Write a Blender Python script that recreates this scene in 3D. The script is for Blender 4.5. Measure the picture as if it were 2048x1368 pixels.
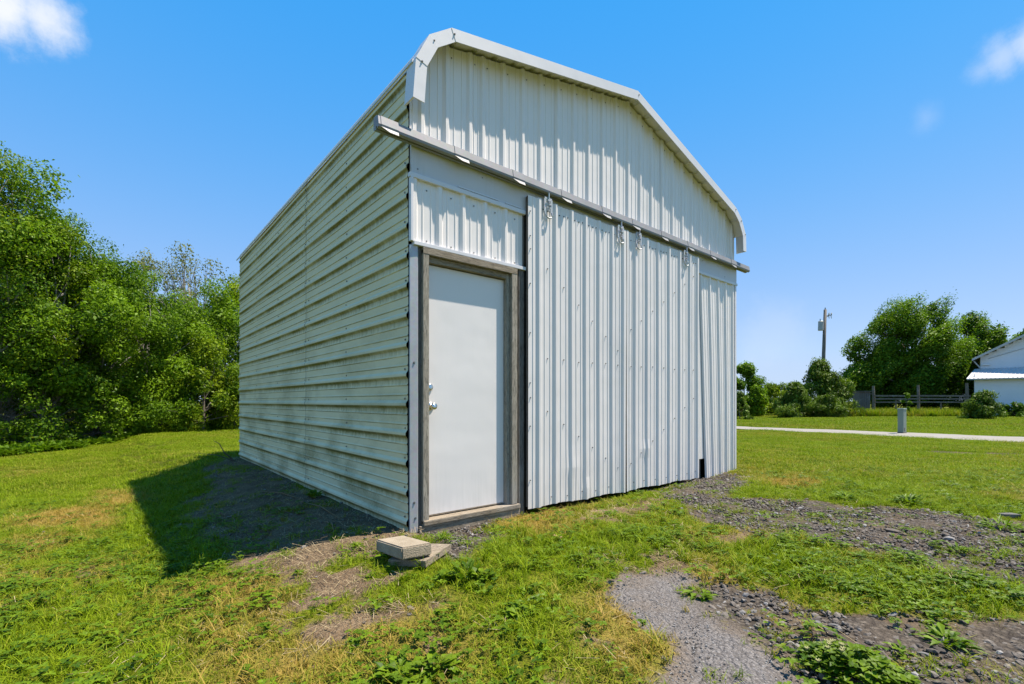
import bpy, bmesh, math, random
import numpy as np
from mathutils import Vector, Matrix, Quaternion

for o in list(bpy.data.objects):
    bpy.data.objects.remove(o)
SC = bpy.context.scene
COL = SC.collection
random.seed(7)
RNG = np.random.default_rng(11)
rad = math.radians

# ------------------------------------------------------------------ camera
CAM = Vector((-1.753, -3.321, 1.0))
FWD = (0.643, 0.766)
RGT = (0.766, -0.643)
FPX, HY, CX = 953.0, 803.0, 1024.0          # photograph: focal length, horizon row, centre column (2048 px wide)
cd = bpy.data.cameras.new('camera')
cam = bpy.data.objects.new('camera', cd)
COL.objects.link(cam)
cam.location = CAM
cam.rotation_euler = (rad(90), 0, math.atan2(-FWD[0], FWD[1]))
cd.sensor_width = 36
cd.lens = 36 * FPX / 2048
cd.shift_y = (HY - 684) / 2048
cd.clip_start = 0.05
cd.clip_end = 6000
SC.camera = cam

# ------------------------------------------------------------------ light
SUN_TO = Vector((0.385, -0.23, 1.0)).normalized()
SUN_EL = math.asin(SUN_TO.z)
SUN_AZ = math.atan2(SUN_TO.x, SUN_TO.y)
world = bpy.data.worlds.new('World')
SC.world = world
world.use_nodes = True
wt = world.node_tree
wn, wl = wt.nodes, wt.links
wn.clear()
sky = wn.new('ShaderNodeTexSky')
sky.sky_type = 'NISHITA'
sky.sun_disc = False
sky.sun_elevation = SUN_EL
sky.sun_rotation = SUN_AZ
sky.altitude = 200
sky.air_density = 1.0
sky.dust_density = 0.9
sky.ozone_density = 2.2
SKY_STRENGTH, SUN_STRENGTH, EXPOSURE = 0.125, 5.0, 0.96


def ray(px, py):
    a = (px - CX) / FPX
    return Vector((a * RGT[0] + FWD[0], a * RGT[1] + FWD[1], (HY - py) / FPX))


def nmath(n, l, op, a, b=None, c=None):
    m = n.new('ShaderNodeMath')
    m.operation = op
    for i, v in enumerate((a, b, c)):
        if v is None:
            continue
        if isinstance(v, bpy.types.NodeSocket):
            l.new(v, m.inputs[i])
        else:
            m.inputs[i].default_value = v
    return m.outputs[0]


def build_sky():
    # a deep, clean blue of even brightness: only red and green fall off away from the horizon
    sp = wn.new('ShaderNodeSeparateColor')
    wl.new(sky.outputs[0], sp.inputs[0])
    cb = wn.new('ShaderNodeCombineColor')
    rb = nmath(wn, wl, 'MINIMUM', nmath(wn, wl, 'DIVIDE', sp.outputs[0], sp.outputs[2]), 0.80)
    gb = nmath(wn, wl, 'MINIMUM', nmath(wn, wl, 'DIVIDE', sp.outputs[1], sp.outputs[2]), 0.88)
    even = nmath(wn, wl, 'MULTIPLY', nmath(wn, wl, 'POWER', sp.outputs[2], 0.12), 3.3)
    tcs = wn.new('ShaderNodeTexCoord')
    sz = wn.new('ShaderNodeSeparateXYZ')
    wl.new(tcs.outputs['Generated'], sz.inputs[0])
    up = nmath(wn, wl, 'MAXIMUM', sz.outputs[2], 0.0)
    # summer haze: paler towards the horizon all the way round
    hr = nmath(wn, wl, 'EXPONENT', nmath(wn, wl, 'MULTIPLY', nmath(wn, wl, 'POWER', nmath(wn, wl, 'DIVIDE', up, 0.31), 1.3), -1.0))
    hg = nmath(wn, wl, 'EXPONENT', nmath(wn, wl, 'DIVIDE', up, -0.38))
    rz = nmath(wn, wl, 'MULTIPLY_ADD', hr, 0.62, 0.008)
    gz_ = nmath(wn, wl, 'MULTIPLY_ADD', hg, 0.46, 0.315)
    rr_ = nmath(wn, wl, 'ADD', nmath(wn, wl, 'MULTIPLY', nmath(wn, wl, 'POWER', rb, 2.15), 0.1), nmath(wn, wl, 'MULTIPLY', rz, 0.9))
    gg_ = nmath(wn, wl, 'ADD', nmath(wn, wl, 'MULTIPLY', nmath(wn, wl, 'POWER', gb, 1.32), 0.2), nmath(wn, wl, 'MULTIPLY', gz_, 0.8))
    wl.new(nmath(wn, wl, 'MULTIPLY', rr_, even), cb.inputs[0])
    wl.new(nmath(wn, wl, 'MULTIPLY', gg_, even), cb.inputs[1])
    wl.new(even, cb.inputs[2])
    tc = wn.new('ShaderNodeTexCoord')
    noise = wn.new('ShaderNodeTexNoise')
    noise.inputs['Scale'].default_value = 8.0
    noise.inputs['Detail'].default_value = 9
    noise.inputs['Roughness'].default_value = 0.66
    wl.new(tc.outputs['Generated'], noise.inputs['Vector'])
    clouds = [(ray(85, 40), 0.050, 0.85), (ray(10, 20), 0.060, 0.95), (ray(2060, 85), 0.036, 0.55), (ray(2005, 115), 0.034, 0.42), (ray(1965, 140), 0.026, 0.25),
              (ray(1852, 235), 0.03, 0.13), (ray(1545, 665), 0.09, 0.13),
              (Vector((-0.6, -0.7, 0.5)), 0.2, 0.8), (Vector((0.7, -0.6, 0.45)), 0.2, 0.8), (Vector((-0.9, 0.1, 0.6)), 0.16, 0.8),
              (Vector((0.1, -0.9, 0.3)), 0.15, 0.7)]
    total = None
    for d, r, a in clouds:
        d = d.normalized()
        ds = wn.new('ShaderNodeVectorMath')
        ds.operation = 'DISTANCE'
        nv = wn.new('ShaderNodeVectorMath')
        nv.operation = 'NORMALIZE'
        wl.new(tc.outputs['Generated'], nv.inputs[0])
        wl.new(nv.outputs[0], ds.inputs[0])
        ds.inputs[1].default_value = d
        # density = noise - distance / r
        m1 = wn.new('ShaderNodeMath')
        m1.operation = 'MULTIPLY_ADD'
        wl.new(ds.outputs['Value'], m1.inputs[0])
        m1.inputs[1].default_value = -0.46 / r
        wl.new(noise.outputs['Fac'], m1.inputs[2])
        mr = wn.new('ShaderNodeMapRange')
        mr.interpolation_type = 'SMOOTHSTEP'
        wl.new(m1.outputs[0], mr.inputs['Value'])
        mr.inputs['From Min'].default_value = 0.04
        mr.inputs['From Max'].default_value = 0.50
        mr.inputs['To Max'].default_value = a
        if total is None:
            total = mr.outputs[0]
        else:
            mx = wn.new('ShaderNodeMath')
            mx.operation = 'MAXIMUM'
            wl.new(total, mx.inputs[0])
            wl.new(mr.outputs[0], mx.inputs[1])
            total = mx.outputs[0]
    mix = wn.new('ShaderNodeMixRGB')
    wl.new(total, mix.inputs['Fac'])
    wl.new(cb.outputs[0], mix.inputs['Color1'])
    mix.inputs['Color2'].default_value = (4.0, 4.1, 4.3, 1)
    bg = wn.new('ShaderNodeBackground')
    bg.inputs['Strength'].default_value = SKY_STRENGTH
    wl.new(mix.outputs[0], bg.inputs['Color'])
    out = wn.new('ShaderNodeOutputWorld')
    wl.new(bg.outputs[0], out.inputs[0])


build_sky()
sd = bpy.data.lights.new('sun', 'SUN')
sd.energy = SUN_STRENGTH
sd.angle = rad(0.53)
sd.color = (1.0, 0.90, 0.77)
sun = bpy.data.objects.new('sun', sd)
COL.objects.link(sun)
sun.rotation_euler = SUN_TO.to_track_quat('Z', 'Y').to_euler()
sun.location = (10, -6, 26)
vs = SC.view_settings
vs.view_transform = 'Standard'
vs.look = 'None'
vs.exposure = EXPOSURE
vs.gamma = 1
vs.use_curve_mapping = False
SC.cycles.use_denoising = True
SC.cycles.max_bounces = 8
SC.cycles.transparent_max_bounces = 8


# ------------------------------------------------------------------ small tools
def smooth(a, b, x):
    t = np.clip((np.asarray(x, float) - a) / (b - a), 0.0, 1.0)
    return t * t * (3 - 2 * t)


_P = RNG.permutation(256)
_G = RNG.random((256,))


def vnoise(x, y, s, oct=4, seed=0):
    """value noise in 0..1 on arrays"""
    x = np.asarray(x, float) * s + seed * 17.3
    y = np.asarray(y, float) * s + seed * 9.1
    tot, amp, nrm = 0, 1.0, 0
    for _ in range(oct):
        xi, yi = np.floor(x).astype(int), np.floor(y).astype(int)
        fx, fy = x - xi, y - yi
        fx, fy = fx * fx * (3 - 2 * fx), fy * fy * (3 - 2 * fy)
        g = lambda i, j: _G[(_P[(i & 255)] + j) & 255]
        v = (g(xi, yi) * (1 - fx) + g(xi + 1, yi) * fx) * (1 - fy) + (g(xi, yi + 1) * (1 - fx) + g(xi + 1, yi + 1) * fx) * fy
        tot = tot + amp * v
        nrm += amp
        amp *= 0.5
        x, y = x * 2.03 + 5.2, y * 2.03 + 1.7
    return tot / nrm


def height(x, y):
    """the ground: a low mound that carries the shed, falling to the sides"""
    x, y = np.asarray(x, float), np.asarray(y, float)
    D = np.clip(0.195 + 0.037 * y, 0.05, 0.6)
    a = D * smooth(0, 1.8, -x)
    b = 0.2 * smooth(6.2, 15, x)
    c = 0.3 * smooth(7, 12, y)
    h = -(a ** 4 + b ** 4 + c ** 4 + 1e-12) ** 0.25
    bump = (vnoise(x, y, 1.1, 4, 3) - 0.5) * 0.07
    near_wall = smooth(0.05, 0.9, np.maximum(np.maximum(-x, x - 5.4), np.maximum(-y, y - 6.3)))
    far = 1 - smooth(60, 200, np.hypot(x, y))
    h = h - 0.045 * smooth(0.0, 0.3, x) * smooth(5.6, 4.6, x) * smooth(-0.75, -0.12, y) * smooth(0.6, 0.2, y)
    return h + bump * (0.25 + 0.75 * near_wall) * far


def gz(x, y):
    return float(height(x, y))


def on_ground(px, py):
    """the ground point that a photograph pixel looks at"""
    d = ray(px, py)
    z = -0.1
    for _ in range(30):
        k = (z - CAM.z) / d.z
        x, y = CAM.x + k * d.x, CAM.y + k * d.y
        z = 0.5 * z + 0.5 * gz(x, y)
    return x, y, gz(x, y)


def at_depth(px, D):
    d = ray(px, HY)
    x, y = CAM.x + D * d.x, CAM.y + D * d.y
    return x, y, gz(x, y)


def new_obj(name, mesh, mat, parent=None):
    o = bpy.data.objects.new(name, mesh)
    COL.objects.link(o)
    if mat is not None and not mesh.materials:
        mesh.materials.append(mat)
    o.parent = parent
    return o


def mesh_from(name, verts, faces, smooth_shade=False):
    m = bpy.data.meshes.new(name)
    m.from_pydata([tuple(v) for v in verts], [], [tuple(f) for f in faces])
    if smooth_shade:
        m.polygons.foreach_set('use_smooth', [True] * len(m.polygons))
    m.update()
    return m


class MB:
    """collects shapes, then links them as ONE mesh object"""

    def __init__(self):
        self.v, self.f = [], []

    def add(self, v, f):
        n = len(self.v)
        self.v += [Vector(p) for p in v]
        self.f += [tuple(i + n for i in q) for q in f]
        return self

    def box(self, x0, x1, y0, y1, z0, z1, bev=0.0, M=None):
        bm = bmesh.new()
        bmesh.ops.create_cube(bm, size=1)
        for v in bm.verts:
            v.co = Vector(((x0 + x1) / 2 + v.co.x * (x1 - x0), (y0 + y1) / 2 + v.co.y * (y1 - y0), (z0 + z1) / 2 + v.co.z * (z1 - z0)))
        if bev > 0:
            bmesh.ops.bevel(bm, geom=list(bm.edges), offset=bev, segments=2, affect='EDGES', profile=0.7)
        bm.verts.index_update()
        vv = [(M @ v.co) if M else v.co.copy() for v in bm.verts]
        ff = [[v.index for v in f.verts] for f in bm.faces]
        bm.free()
        return self.add(vv, ff)

    def prism(self, poly, ax, a0, a1):
        """poly: 2D outline; ax: function (p, a) -> 3D"""
        n = len(poly)
        v = [ax(p, a0) for p in poly] + [ax(p, a1) for p in poly]
        f = [(i, (i + 1) % n, n + (i + 1) % n, n + i) for i in range(n)]
        f += [tuple(range(n))[::-1], tuple(range(n, 2 * n))]
        return self.add(v, f)

    def tube(self, pts, radii, n=7, cap=True):
        pts = [Vector(p) for p in pts]
        v, f = [], []
        up = Vector((0.31, 0.17, 0.93))
        for i, p in enumerate(pts):
            t = (pts[min(i + 1, len(pts) - 1)] - pts[max(i - 1, 0)])
            t = t.normalized() if t.length > 1e-9 else Vector((0, 0, 1))
            a = t.cross(up)
            if a.length < 1e-3:
                a = t.cross(Vector((1, 0, 0)))
            a.normalize()
            b = t.cross(a)
            for k in range(n):
                w = 2 * math.pi * k / n
                v.append(p + (a * math.cos(w) + b * math.sin(w)) * radii[i])
        for i in range(len(pts) - 1):
            for k in range(n):
                f.append((i * n + k, i * n + (k + 1) % n, (i + 1) * n + (k + 1) % n, (i + 1) * n + k))
        if cap:
            f.append(tuple(range(n))[::-1])
            f.append(tuple((len(pts) - 1) * n + k for k in range(n)))
        return self.add(v, f)

    def build(self, name, mat, parent=None, smooth_shade=False, fix=True):
        m = mesh_from(name, self.v, self.f, smooth_shade)
        if fix:
            bm = bmesh.new()
            bm.from_mesh(m)
            bmesh.ops.recalc_face_normals(bm, faces=bm.faces)
            bm.to_mesh(m)
            bm.free()
        return new_obj(name, m, mat, parent)


def tag(o, label, cat, group=None):
    o['label'] = label
    o['category'] = cat
    if group:
        o['group'] = group
    return o


def empty(name, loc=(0, 0, 0), rz=0):
    o = bpy.data.objects.new(name, None)
    COL.objects.link(o)
    o.empty_display_size = 0.1
    o.location = loc
    o.rotation_euler = (0, 0, rz)
    return o


# ------------------------------------------------------------------ materials
def mat(name):
    m = bpy.data.materials.new(name)
    m.use_nodes = True
    nt = m.node_tree
    b = nt.nodes['Principled BSDF']
    return m, nt.nodes, nt.links, b


def nnoise(n, l, scale, detail=4, vec=None, rough=0.55, stretch=None):
    t = n.new('ShaderNodeTexNoise')
    t.inputs['Scale'].default_value = scale
    t.inputs['Detail'].default_value = detail
    t.inputs['Roughness'].default_value = rough
    if vec is None:
        vec = n.new('ShaderNodeTexCoord').outputs['Object']
    if stretch:
        mp = n.new('ShaderNodeMapping')
        mp.inputs['Scale'].default_value = stretch
        l.new(vec, mp.inputs['Vector'])
        vec = mp.outputs[0]
    l.new(vec, t.inputs['Vector'])
    return t.outputs['Fac']


def nrange(n, l, v, a, b, c=0.0, d=1.0):
    r = n.new('ShaderNodeMapRange')
    l.new(v, r.inputs['Value'])
    for k, x in zip(('From Min', 'From Max', 'To Min', 'To Max'), (a, b, c, d)):
        r.inputs[k].default_value = x
    return r.outputs[0]


def nmix(n, l, fac, c1, c2, blend='MIX'):
    m = n.new('ShaderNodeMixRGB')
    m.blend_type = blend
    for s, v in (('Fac', fac), ('Color1', c1), ('Color2', c2)):
        if isinstance(v, bpy.types.NodeSocket):
            l.new(v, m.inputs[s])
        elif isinstance(v, (int, float)):
            m.inputs[s].default_value = v
        else:
            m.inputs[s].default_value = (*v, 1)
    return m.outputs[0]


def nbump(n, l, b, h, strength=0.3, dist=0.01):
    u = n.new('ShaderNodeBump')
    u.inputs['Strength'].default_value = strength
    u.inputs['Distance'].default_value = dist
    l.new(h, u.inputs['Height'])
    l.new(u.outputs[0], b.inputs['Normal'])
    return u


def m_painted(name, col, rough=0.42, dirt=(0.40, 0.39, 0.32), amount=0.18, spec=0.5):
    m, n, l, b = mat(name)
    big = nnoise(n, l, 1.7, 5)
    streak = nnoise(n, l, 5, 4, stretch=(9, 9, 0.55))
    f = nmath(n, l, 'MULTIPLY', nrange(n, l, big, 0.45, 0.75), nrange(n, l, streak, 0.45, 0.75))
    low = n.new('ShaderNodeTexCoord')
    sx = n.new('ShaderNodeSeparateXYZ')
    l.new(low.outputs['Object'], sx.inputs[0])
    splash = nmath(n, l, 'MULTIPLY', nrange(n, l, sx.outputs['Z'], 0.55, 0.0), nrange(n, l, streak, 0.35, 0.7))
    f = nmath(n, l, 'ADD', nmath(n, l, 'MULTIPLY', f, amount), nmath(n, l, 'MULTIPLY', splash, 0.35))
    tone = nmix(n, l, nnoise(n, l, 0.9, 3), [c * 0.93 for c in col], [min(1, c * 1.04) for c in col])
    l.new(nmix(n, l, f, tone, dirt), b.inputs['Base Color'])
    b.inputs['Roughness'].default_value = rough
    b.inputs['Specular IOR Level'].default_value = spec
    nbump(n, l, b, nnoise(n, l, 2.2, 2), 0.35, 0.02)
    return m


def m_side():
    """off-white steel with algae hanging under every rib and grey-green film towards the bottom"""
    m, n, l, b = mat('algae_stained_siding')
    tc = n.new('ShaderNodeTexCoord')
    sx = n.new('ShaderNodeSeparateXYZ')
    l.new(tc.outputs['Object'], sx.inputs[0])
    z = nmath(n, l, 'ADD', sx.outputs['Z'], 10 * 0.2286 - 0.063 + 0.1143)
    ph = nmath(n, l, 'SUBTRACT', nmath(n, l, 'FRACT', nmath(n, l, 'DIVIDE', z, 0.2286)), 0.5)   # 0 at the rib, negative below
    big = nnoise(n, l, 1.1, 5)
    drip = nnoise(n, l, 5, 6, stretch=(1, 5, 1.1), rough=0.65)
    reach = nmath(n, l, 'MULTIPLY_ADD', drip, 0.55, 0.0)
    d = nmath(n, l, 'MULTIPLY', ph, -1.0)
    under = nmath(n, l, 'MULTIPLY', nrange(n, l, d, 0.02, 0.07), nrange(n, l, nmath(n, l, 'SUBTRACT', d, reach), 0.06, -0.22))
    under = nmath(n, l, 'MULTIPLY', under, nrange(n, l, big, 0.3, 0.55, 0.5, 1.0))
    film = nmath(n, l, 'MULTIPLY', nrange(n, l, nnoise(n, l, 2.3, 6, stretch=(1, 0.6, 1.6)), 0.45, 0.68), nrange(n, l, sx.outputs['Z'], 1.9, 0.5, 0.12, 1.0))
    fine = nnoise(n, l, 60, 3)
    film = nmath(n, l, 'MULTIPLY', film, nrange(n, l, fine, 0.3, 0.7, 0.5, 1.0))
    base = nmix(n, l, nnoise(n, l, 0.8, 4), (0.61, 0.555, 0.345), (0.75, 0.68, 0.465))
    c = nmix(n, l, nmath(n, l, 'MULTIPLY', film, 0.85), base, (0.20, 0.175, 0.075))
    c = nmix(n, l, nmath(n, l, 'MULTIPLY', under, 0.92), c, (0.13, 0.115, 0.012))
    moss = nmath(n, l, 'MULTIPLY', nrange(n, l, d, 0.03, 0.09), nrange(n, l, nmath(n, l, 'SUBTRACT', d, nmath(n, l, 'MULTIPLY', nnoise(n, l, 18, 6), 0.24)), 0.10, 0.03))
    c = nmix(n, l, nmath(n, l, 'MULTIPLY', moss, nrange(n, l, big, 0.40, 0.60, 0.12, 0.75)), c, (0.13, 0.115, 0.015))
    # thin grime lines that sit along the small stiffening ribs
    for off in (0.333, 0.667):
        q = nmath(n, l, 'ABSOLUTE', nmath(n, l, 'SUBTRACT', nmath(n, l, 'FRACT', nmath(n, l, 'ADD', ph, 1.0)), off - 0.03))
        ln = nmath(n, l, 'MULTIPLY', nrange(n, l, q, 0.022, 0.006), nrange(n, l, nnoise(n, l, 3, 4, stretch=(1, 0.7, 3)), 0.35, 0.55))
        c = nmix(n, l, nmath(n, l, 'MULTIPLY', ln, 0.7), c, (0.16, 0.15, 0.08))
    l.new(c, b.inputs['Base Color'])
    b.inputs['Roughness'].default_value = 0.5
    b.inputs['Specular IOR Level'].default_value = 0.25
    nbump(n, l, b, nnoise(n, l, 2.0, 2), 0.3, 0.02)
    return m


def m_galv(name, col, rough=0.45, metal=0.6):
    m, n, l, b = mat(name)
    v = n.new('ShaderNodeTexVoronoi')
    v.inputs['Scale'].default_value = 45
    l.new(n.new('ShaderNodeTexCoord').outputs['Object'], v.inputs['Vector'])
    k = nmix(n, l, 0.12, col, v.outputs['Color'], 'MULTIPLY')
    k = nmix(n, l, nrange(n, l, nnoise(n, l, 3.5, 5, stretch=(1, 1, 1)), 0.45, 0.75, 0, 0.5), k, [c * 0.55 for c in col])
    l.new(k, b.inputs['Base Color'])
    b.inputs['Metallic'].default_value = metal
    b.inputs['Roughness'].default_value = rough
    return m


def m_wood(name, c1, c2, stretch=(14, 14, 0.9), rough=0.85):
    m, n, l, b = mat(name)
    g = nnoise(n, l, 6, 6, stretch=stretch, rough=0.65)
    g2 = nnoise(n, l, 22, 4, stretch=stretch)
    c = nmix(n, l, nrange(n, l, g, 0.3, 0.7), c1, c2)
    c = nmix(n, l, nrange(n, l, g2, 0.52, 0.64, 0, 0.85), c, [x * 0.3 for x in c1])
    pale = nnoise(n, l, 1.6, 4)
    c = nmix(n, l, nrange(n, l, pale, 0.55, 0.75, 0, 0.4), c, (0.36, 0.35, 0.33))
    l.new(c, b.inputs['Base Color'])
    b.inputs['Roughness'].default_value = rough
    nbump(n, l, b, g2, 0.6, 0.006)
    return m


def m_plain(name, col, rough=0.6, metal=0.0, var=0.15, scale=8, bump=0.0, bscale=60):
    m, n, l, b = mat(name)
    l.new(nmix(n, l, nnoise(n, l, scale, 5), [c * (1 - var) for c in col], [min(1, c * (1 + var)) for c in col]), b.inputs['Base Color'])
    b.inputs['Roughness'].default_value = rough
    b.inputs['Metallic'].default_value = metal
    if bump:
        nbump(n, l, b, nnoise(n, l, bscale, 5), bump, 0.01)
    return m


def m_concrete():
    m, n, l, b = mat('rough_concrete')
    s = nnoise(n, l, 130, 3)
    c = nmix(n, l, nrange(n, l, nnoise(n, l, 9, 5), 0.3, 0.7), (0.22, 0.175, 0.115), (0.34, 0.28, 0.20))
    c = nmix(n, l, nrange(n, l, s, 0.56, 0.72, 0, 0.75), c, (0.15, 0.12, 0.09))
    c = nmix(n, l, nrange(n, l, nnoise(n, l, 190, 2), 0.62, 0.72, 0, 0.6), c, (0.75, 0.7, 0.62))
    l.new(c, b.inputs['Base Color'])
    b.inputs['Roughness'].default_value = 0.95
    nbump(n, l, b, s, 0.8, 0.006)
    return m


def m_leaf(name, dark, light, dry=None, attr_type='GEOMETRY', trans=0.35, rough=0.45, pos_scale=None):
    """leaf or blade: colour from the per-leaf 'tint' value, some light passing through"""
    m, n, l, b = mat(name)
    a = n.new('ShaderNodeAttribute')
    a.attribute_name = 'tint'
    a.attribute_type = 'GEOMETRY'
    c = nmix(n, l, a.outputs['Fac'], dark, light)
    if dry:
        d = n.new('ShaderNodeAttribute')
        d.attribute_name = 'dry'
        d.attribute_type = 'INSTANCER'
        r = n.new('ShaderNodeObjectInfo')
        c = nmix(n, l, nrange(n, l, r.outputs['Random'], 0, 1, 0, 0.35), c, [x * 1.5 for x in light])
        k = nmath(n, l, 'ADD', d.outputs['Fac'], nmath(n, l, 'MULTIPLY', nmath(n, l, 'SUBTRACT', a.outputs['Fac'], 0.5), 0.55))
        c = nmix(n, l, nrange(n, l, k, 0.25, 0.85), c, dry)
    l.new(c, b.inputs['Base Color'])
    b.inputs['Roughness'].default_value = rough
    b.inputs['Specular IOR Level'].default_value = 0.08 if dry else 0.12
    t = n.new('ShaderNodeBsdfTranslucent')
    l.new(nmix(n, l, 1.0, c, (1.25, 1.35, 0.6), 'MULTIPLY'), t.inputs['Color'])
    ms = n.new('ShaderNodeMixShader')
    ms.inputs[0].default_value = trans
    l.new(b.outputs[0], ms.inputs[1])
    l.new(t.outputs[0], ms.inputs[2])
    l.new(ms.outputs[0], n['Material Output'].inputs['Surface'])
    return m


WHITE = m_painted('white_painted_steel', (0.765, 0.72, 0.685))
WHITE2 = m_painted('door_steel', (0.735, 0.695, 0.665), amount=0.18)
TRIMW = m_painted('trim_steel', (0.66, 0.645, 0.66), amount=0.12)
FASC = m_painted('header_sheet', (0.56, 0.55, 0.56), amount=0.5, dirt=(0.33, 0.30, 0.2))
SIDE = m_side()
SEAM = m_plain('lap_shade_paint', (0.13, 0.13, 0.10), 0.9, 0, 0.4, 12)  # dark tone standing in for shade along the sheet lap
GALV = m_galv('weathered_galvanised', (0.26, 0.26, 0.27), 0.6, 0.1)
GALVB = m_galv('bright_galvanised', (0.62, 0.64, 0.66), 0.38, 0.7)
HANG = m_galv('hanger_steel', (0.50, 0.51, 0.52), 0.5, 0.25)
GALVC = m_galv('corner_galvanised', (0.42, 0.43, 0.45), 0.5, 0.3)
WOOD = m_wood('weathered_grey_wood', (0.20, 0.17, 0.13), (0.42, 0.375, 0.30))
WOODH = m_wood('weathered_sill_wood', (0.15, 0.115, 0.075), (0.36, 0.30, 0.22), stretch=(0.9, 14, 14))
WOODD = m_wood('dark_post_wood', (0.10, 0.085, 0.07), (0.19, 0.17, 0.15))
DARK = m_plain('dark_interior', (0.03, 0.028, 0.025), 0.9)  # near-black colour stands in for the unlit inside
DOORW = m_painted('flush_door_paint', (0.73, 0.695, 0.67), rough=0.4, amount=0.12, dirt=(0.5, 0.49, 0.45))
BRASS = m_plain('nickel', (0.62, 0.58, 0.50), 0.22, 1.0, 0.05)
SCREW = m_plain('screw_steel', (0.20, 0.20, 0.20), 0.45, 0.7)
CONC = m_concrete()
BARK = m_wood('bark', (0.10, 0.08, 0.06), (0.21, 0.18, 0.145), stretch=(5, 5, 1.2))
BARKG = m_wood('grey_bark', (0.22, 0.20, 0.17), (0.38, 0.36, 0.32), stretch=(5, 5, 1.2))

# ------------------------------------------------------------------ ground
def poly_mask(X, Y, pts, soft):
    """soft mask of a polygon (ground coordinates)"""
    P = np.array(pts)
    n = len(P)
    inside = np.zeros(X.shape, bool)
    dist = np.full(X.shape, 1e9)
    for i in range(n):
        (x0, y0), (x1, y1) = P[i], P[(i + 1) % n]
        c = ((y0 > Y) != (y1 > Y)) & (X < (x1 - x0) * (Y - y0) / (y1 - y0 + 1e-12) + x0)
        inside ^= c
        dx, dy = x1 - x0, y1 - y0
        t = np.clip(((X - x0) * dx + (Y - y0) * dy) / (dx * dx + dy * dy + 1e-12), 0, 1)
        dist = np.minimum(dist, np.hypot(X - x0 - t * dx, Y - y0 - t * dy))
    s = np.where(inside, dist, -dist)
    return smooth(-soft, soft, s)


def px_poly(pts):
    return [on_ground(*p)[:2] for p in pts]


FINE = [px_poly([(1275, 1150), (1400, 1155), (1450, 1235), (1560, 1310), (1680, 1400), (1690, 1500), (1180, 1500), (1250, 1350), (1300, 1265), (1240, 1195)])]
COARSE = [px_poly([(1310, 985), (1500, 1000), (1650, 1000), (1800, 1022), (2048, 1045), (2300, 1060), (2300, 1160), (2048, 1150), (1850, 1130), (1640, 1085), (1500, 1062), (1380, 1040)]),
          px_poly([(1430, 1165), (1560, 1170), (1640, 1215), (1800, 1225), (2048, 1245), (2300, 1260), (2500, 1500), (1700, 1500), (1560, 1330), (1450, 1240)]),
          px_poly([(860, 1050), (960, 1032), (1010, 1040), (960, 1090), (980, 1110), (900, 1125), (860, 1090)]),
          px_poly([(1330, 962), (1420, 945), (1480, 950), (1500, 985), (1360, 1000)]),
          px_poly([(1850, 904), (1900, 903), (2060, 908), (2060, 912), (1900, 909)])]
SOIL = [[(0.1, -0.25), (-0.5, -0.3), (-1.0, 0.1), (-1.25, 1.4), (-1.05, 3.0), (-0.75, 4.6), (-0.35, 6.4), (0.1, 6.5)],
        px_poly([(470, 1118), (760, 1100), (810, 1150), (760, 1180), (700, 1215), (640, 1240), (560, 1262), (590, 1190), (500, 1150)]),
        px_poly([(640, 1240), (800, 1180), (870, 1180), (760, 1260), (690, 1290), (600, 1300)]),
        px_poly([(1230, 1120), (1330, 1095), (1420, 1130), (1300, 1160)]),
        px_poly([(1120, 1030), (1300, 990), (1330, 1010), (1200, 1045)]),
        px_poly([(320, 1060), (345, 1055), (350, 1075), (325, 1080)])]
DRY = [px_poly([(60, 1025), (190, 1010), (260, 1035), (200, 1065), (70, 1060)]),
       px_poly([(40, 1075), (140, 1060), (180, 1080), (60, 1115)]),
       px_poly([(300, 1180), (480, 1135), (600, 1150), (620, 1260), (500, 1270), (380, 1240)]),
       px_poly([(400, 1260), (700, 1240), (780, 1300), (640, 1400), (420, 1400)]),
       px_poly([(700, 1230), (860, 1190), (900, 1330), (760, 1368)]),
       px_poly([(1180, 1180), (1320, 1170), (1330, 1260), (1200, 1290)]),
       px_poly([(1000, 1010), (1130, 990), (1130, 1090), (1040, 1090)]),
       px_poly([(1360, 1080), (1450, 1080), (1460, 1170), (1370, 1180)]),
       px_poly([(1530, 955), (1650, 960), (1640, 975), (1530, 972)]),
       px_poly([(200, 980), (330, 985), (320, 1010), (190, 1010)])]


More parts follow.
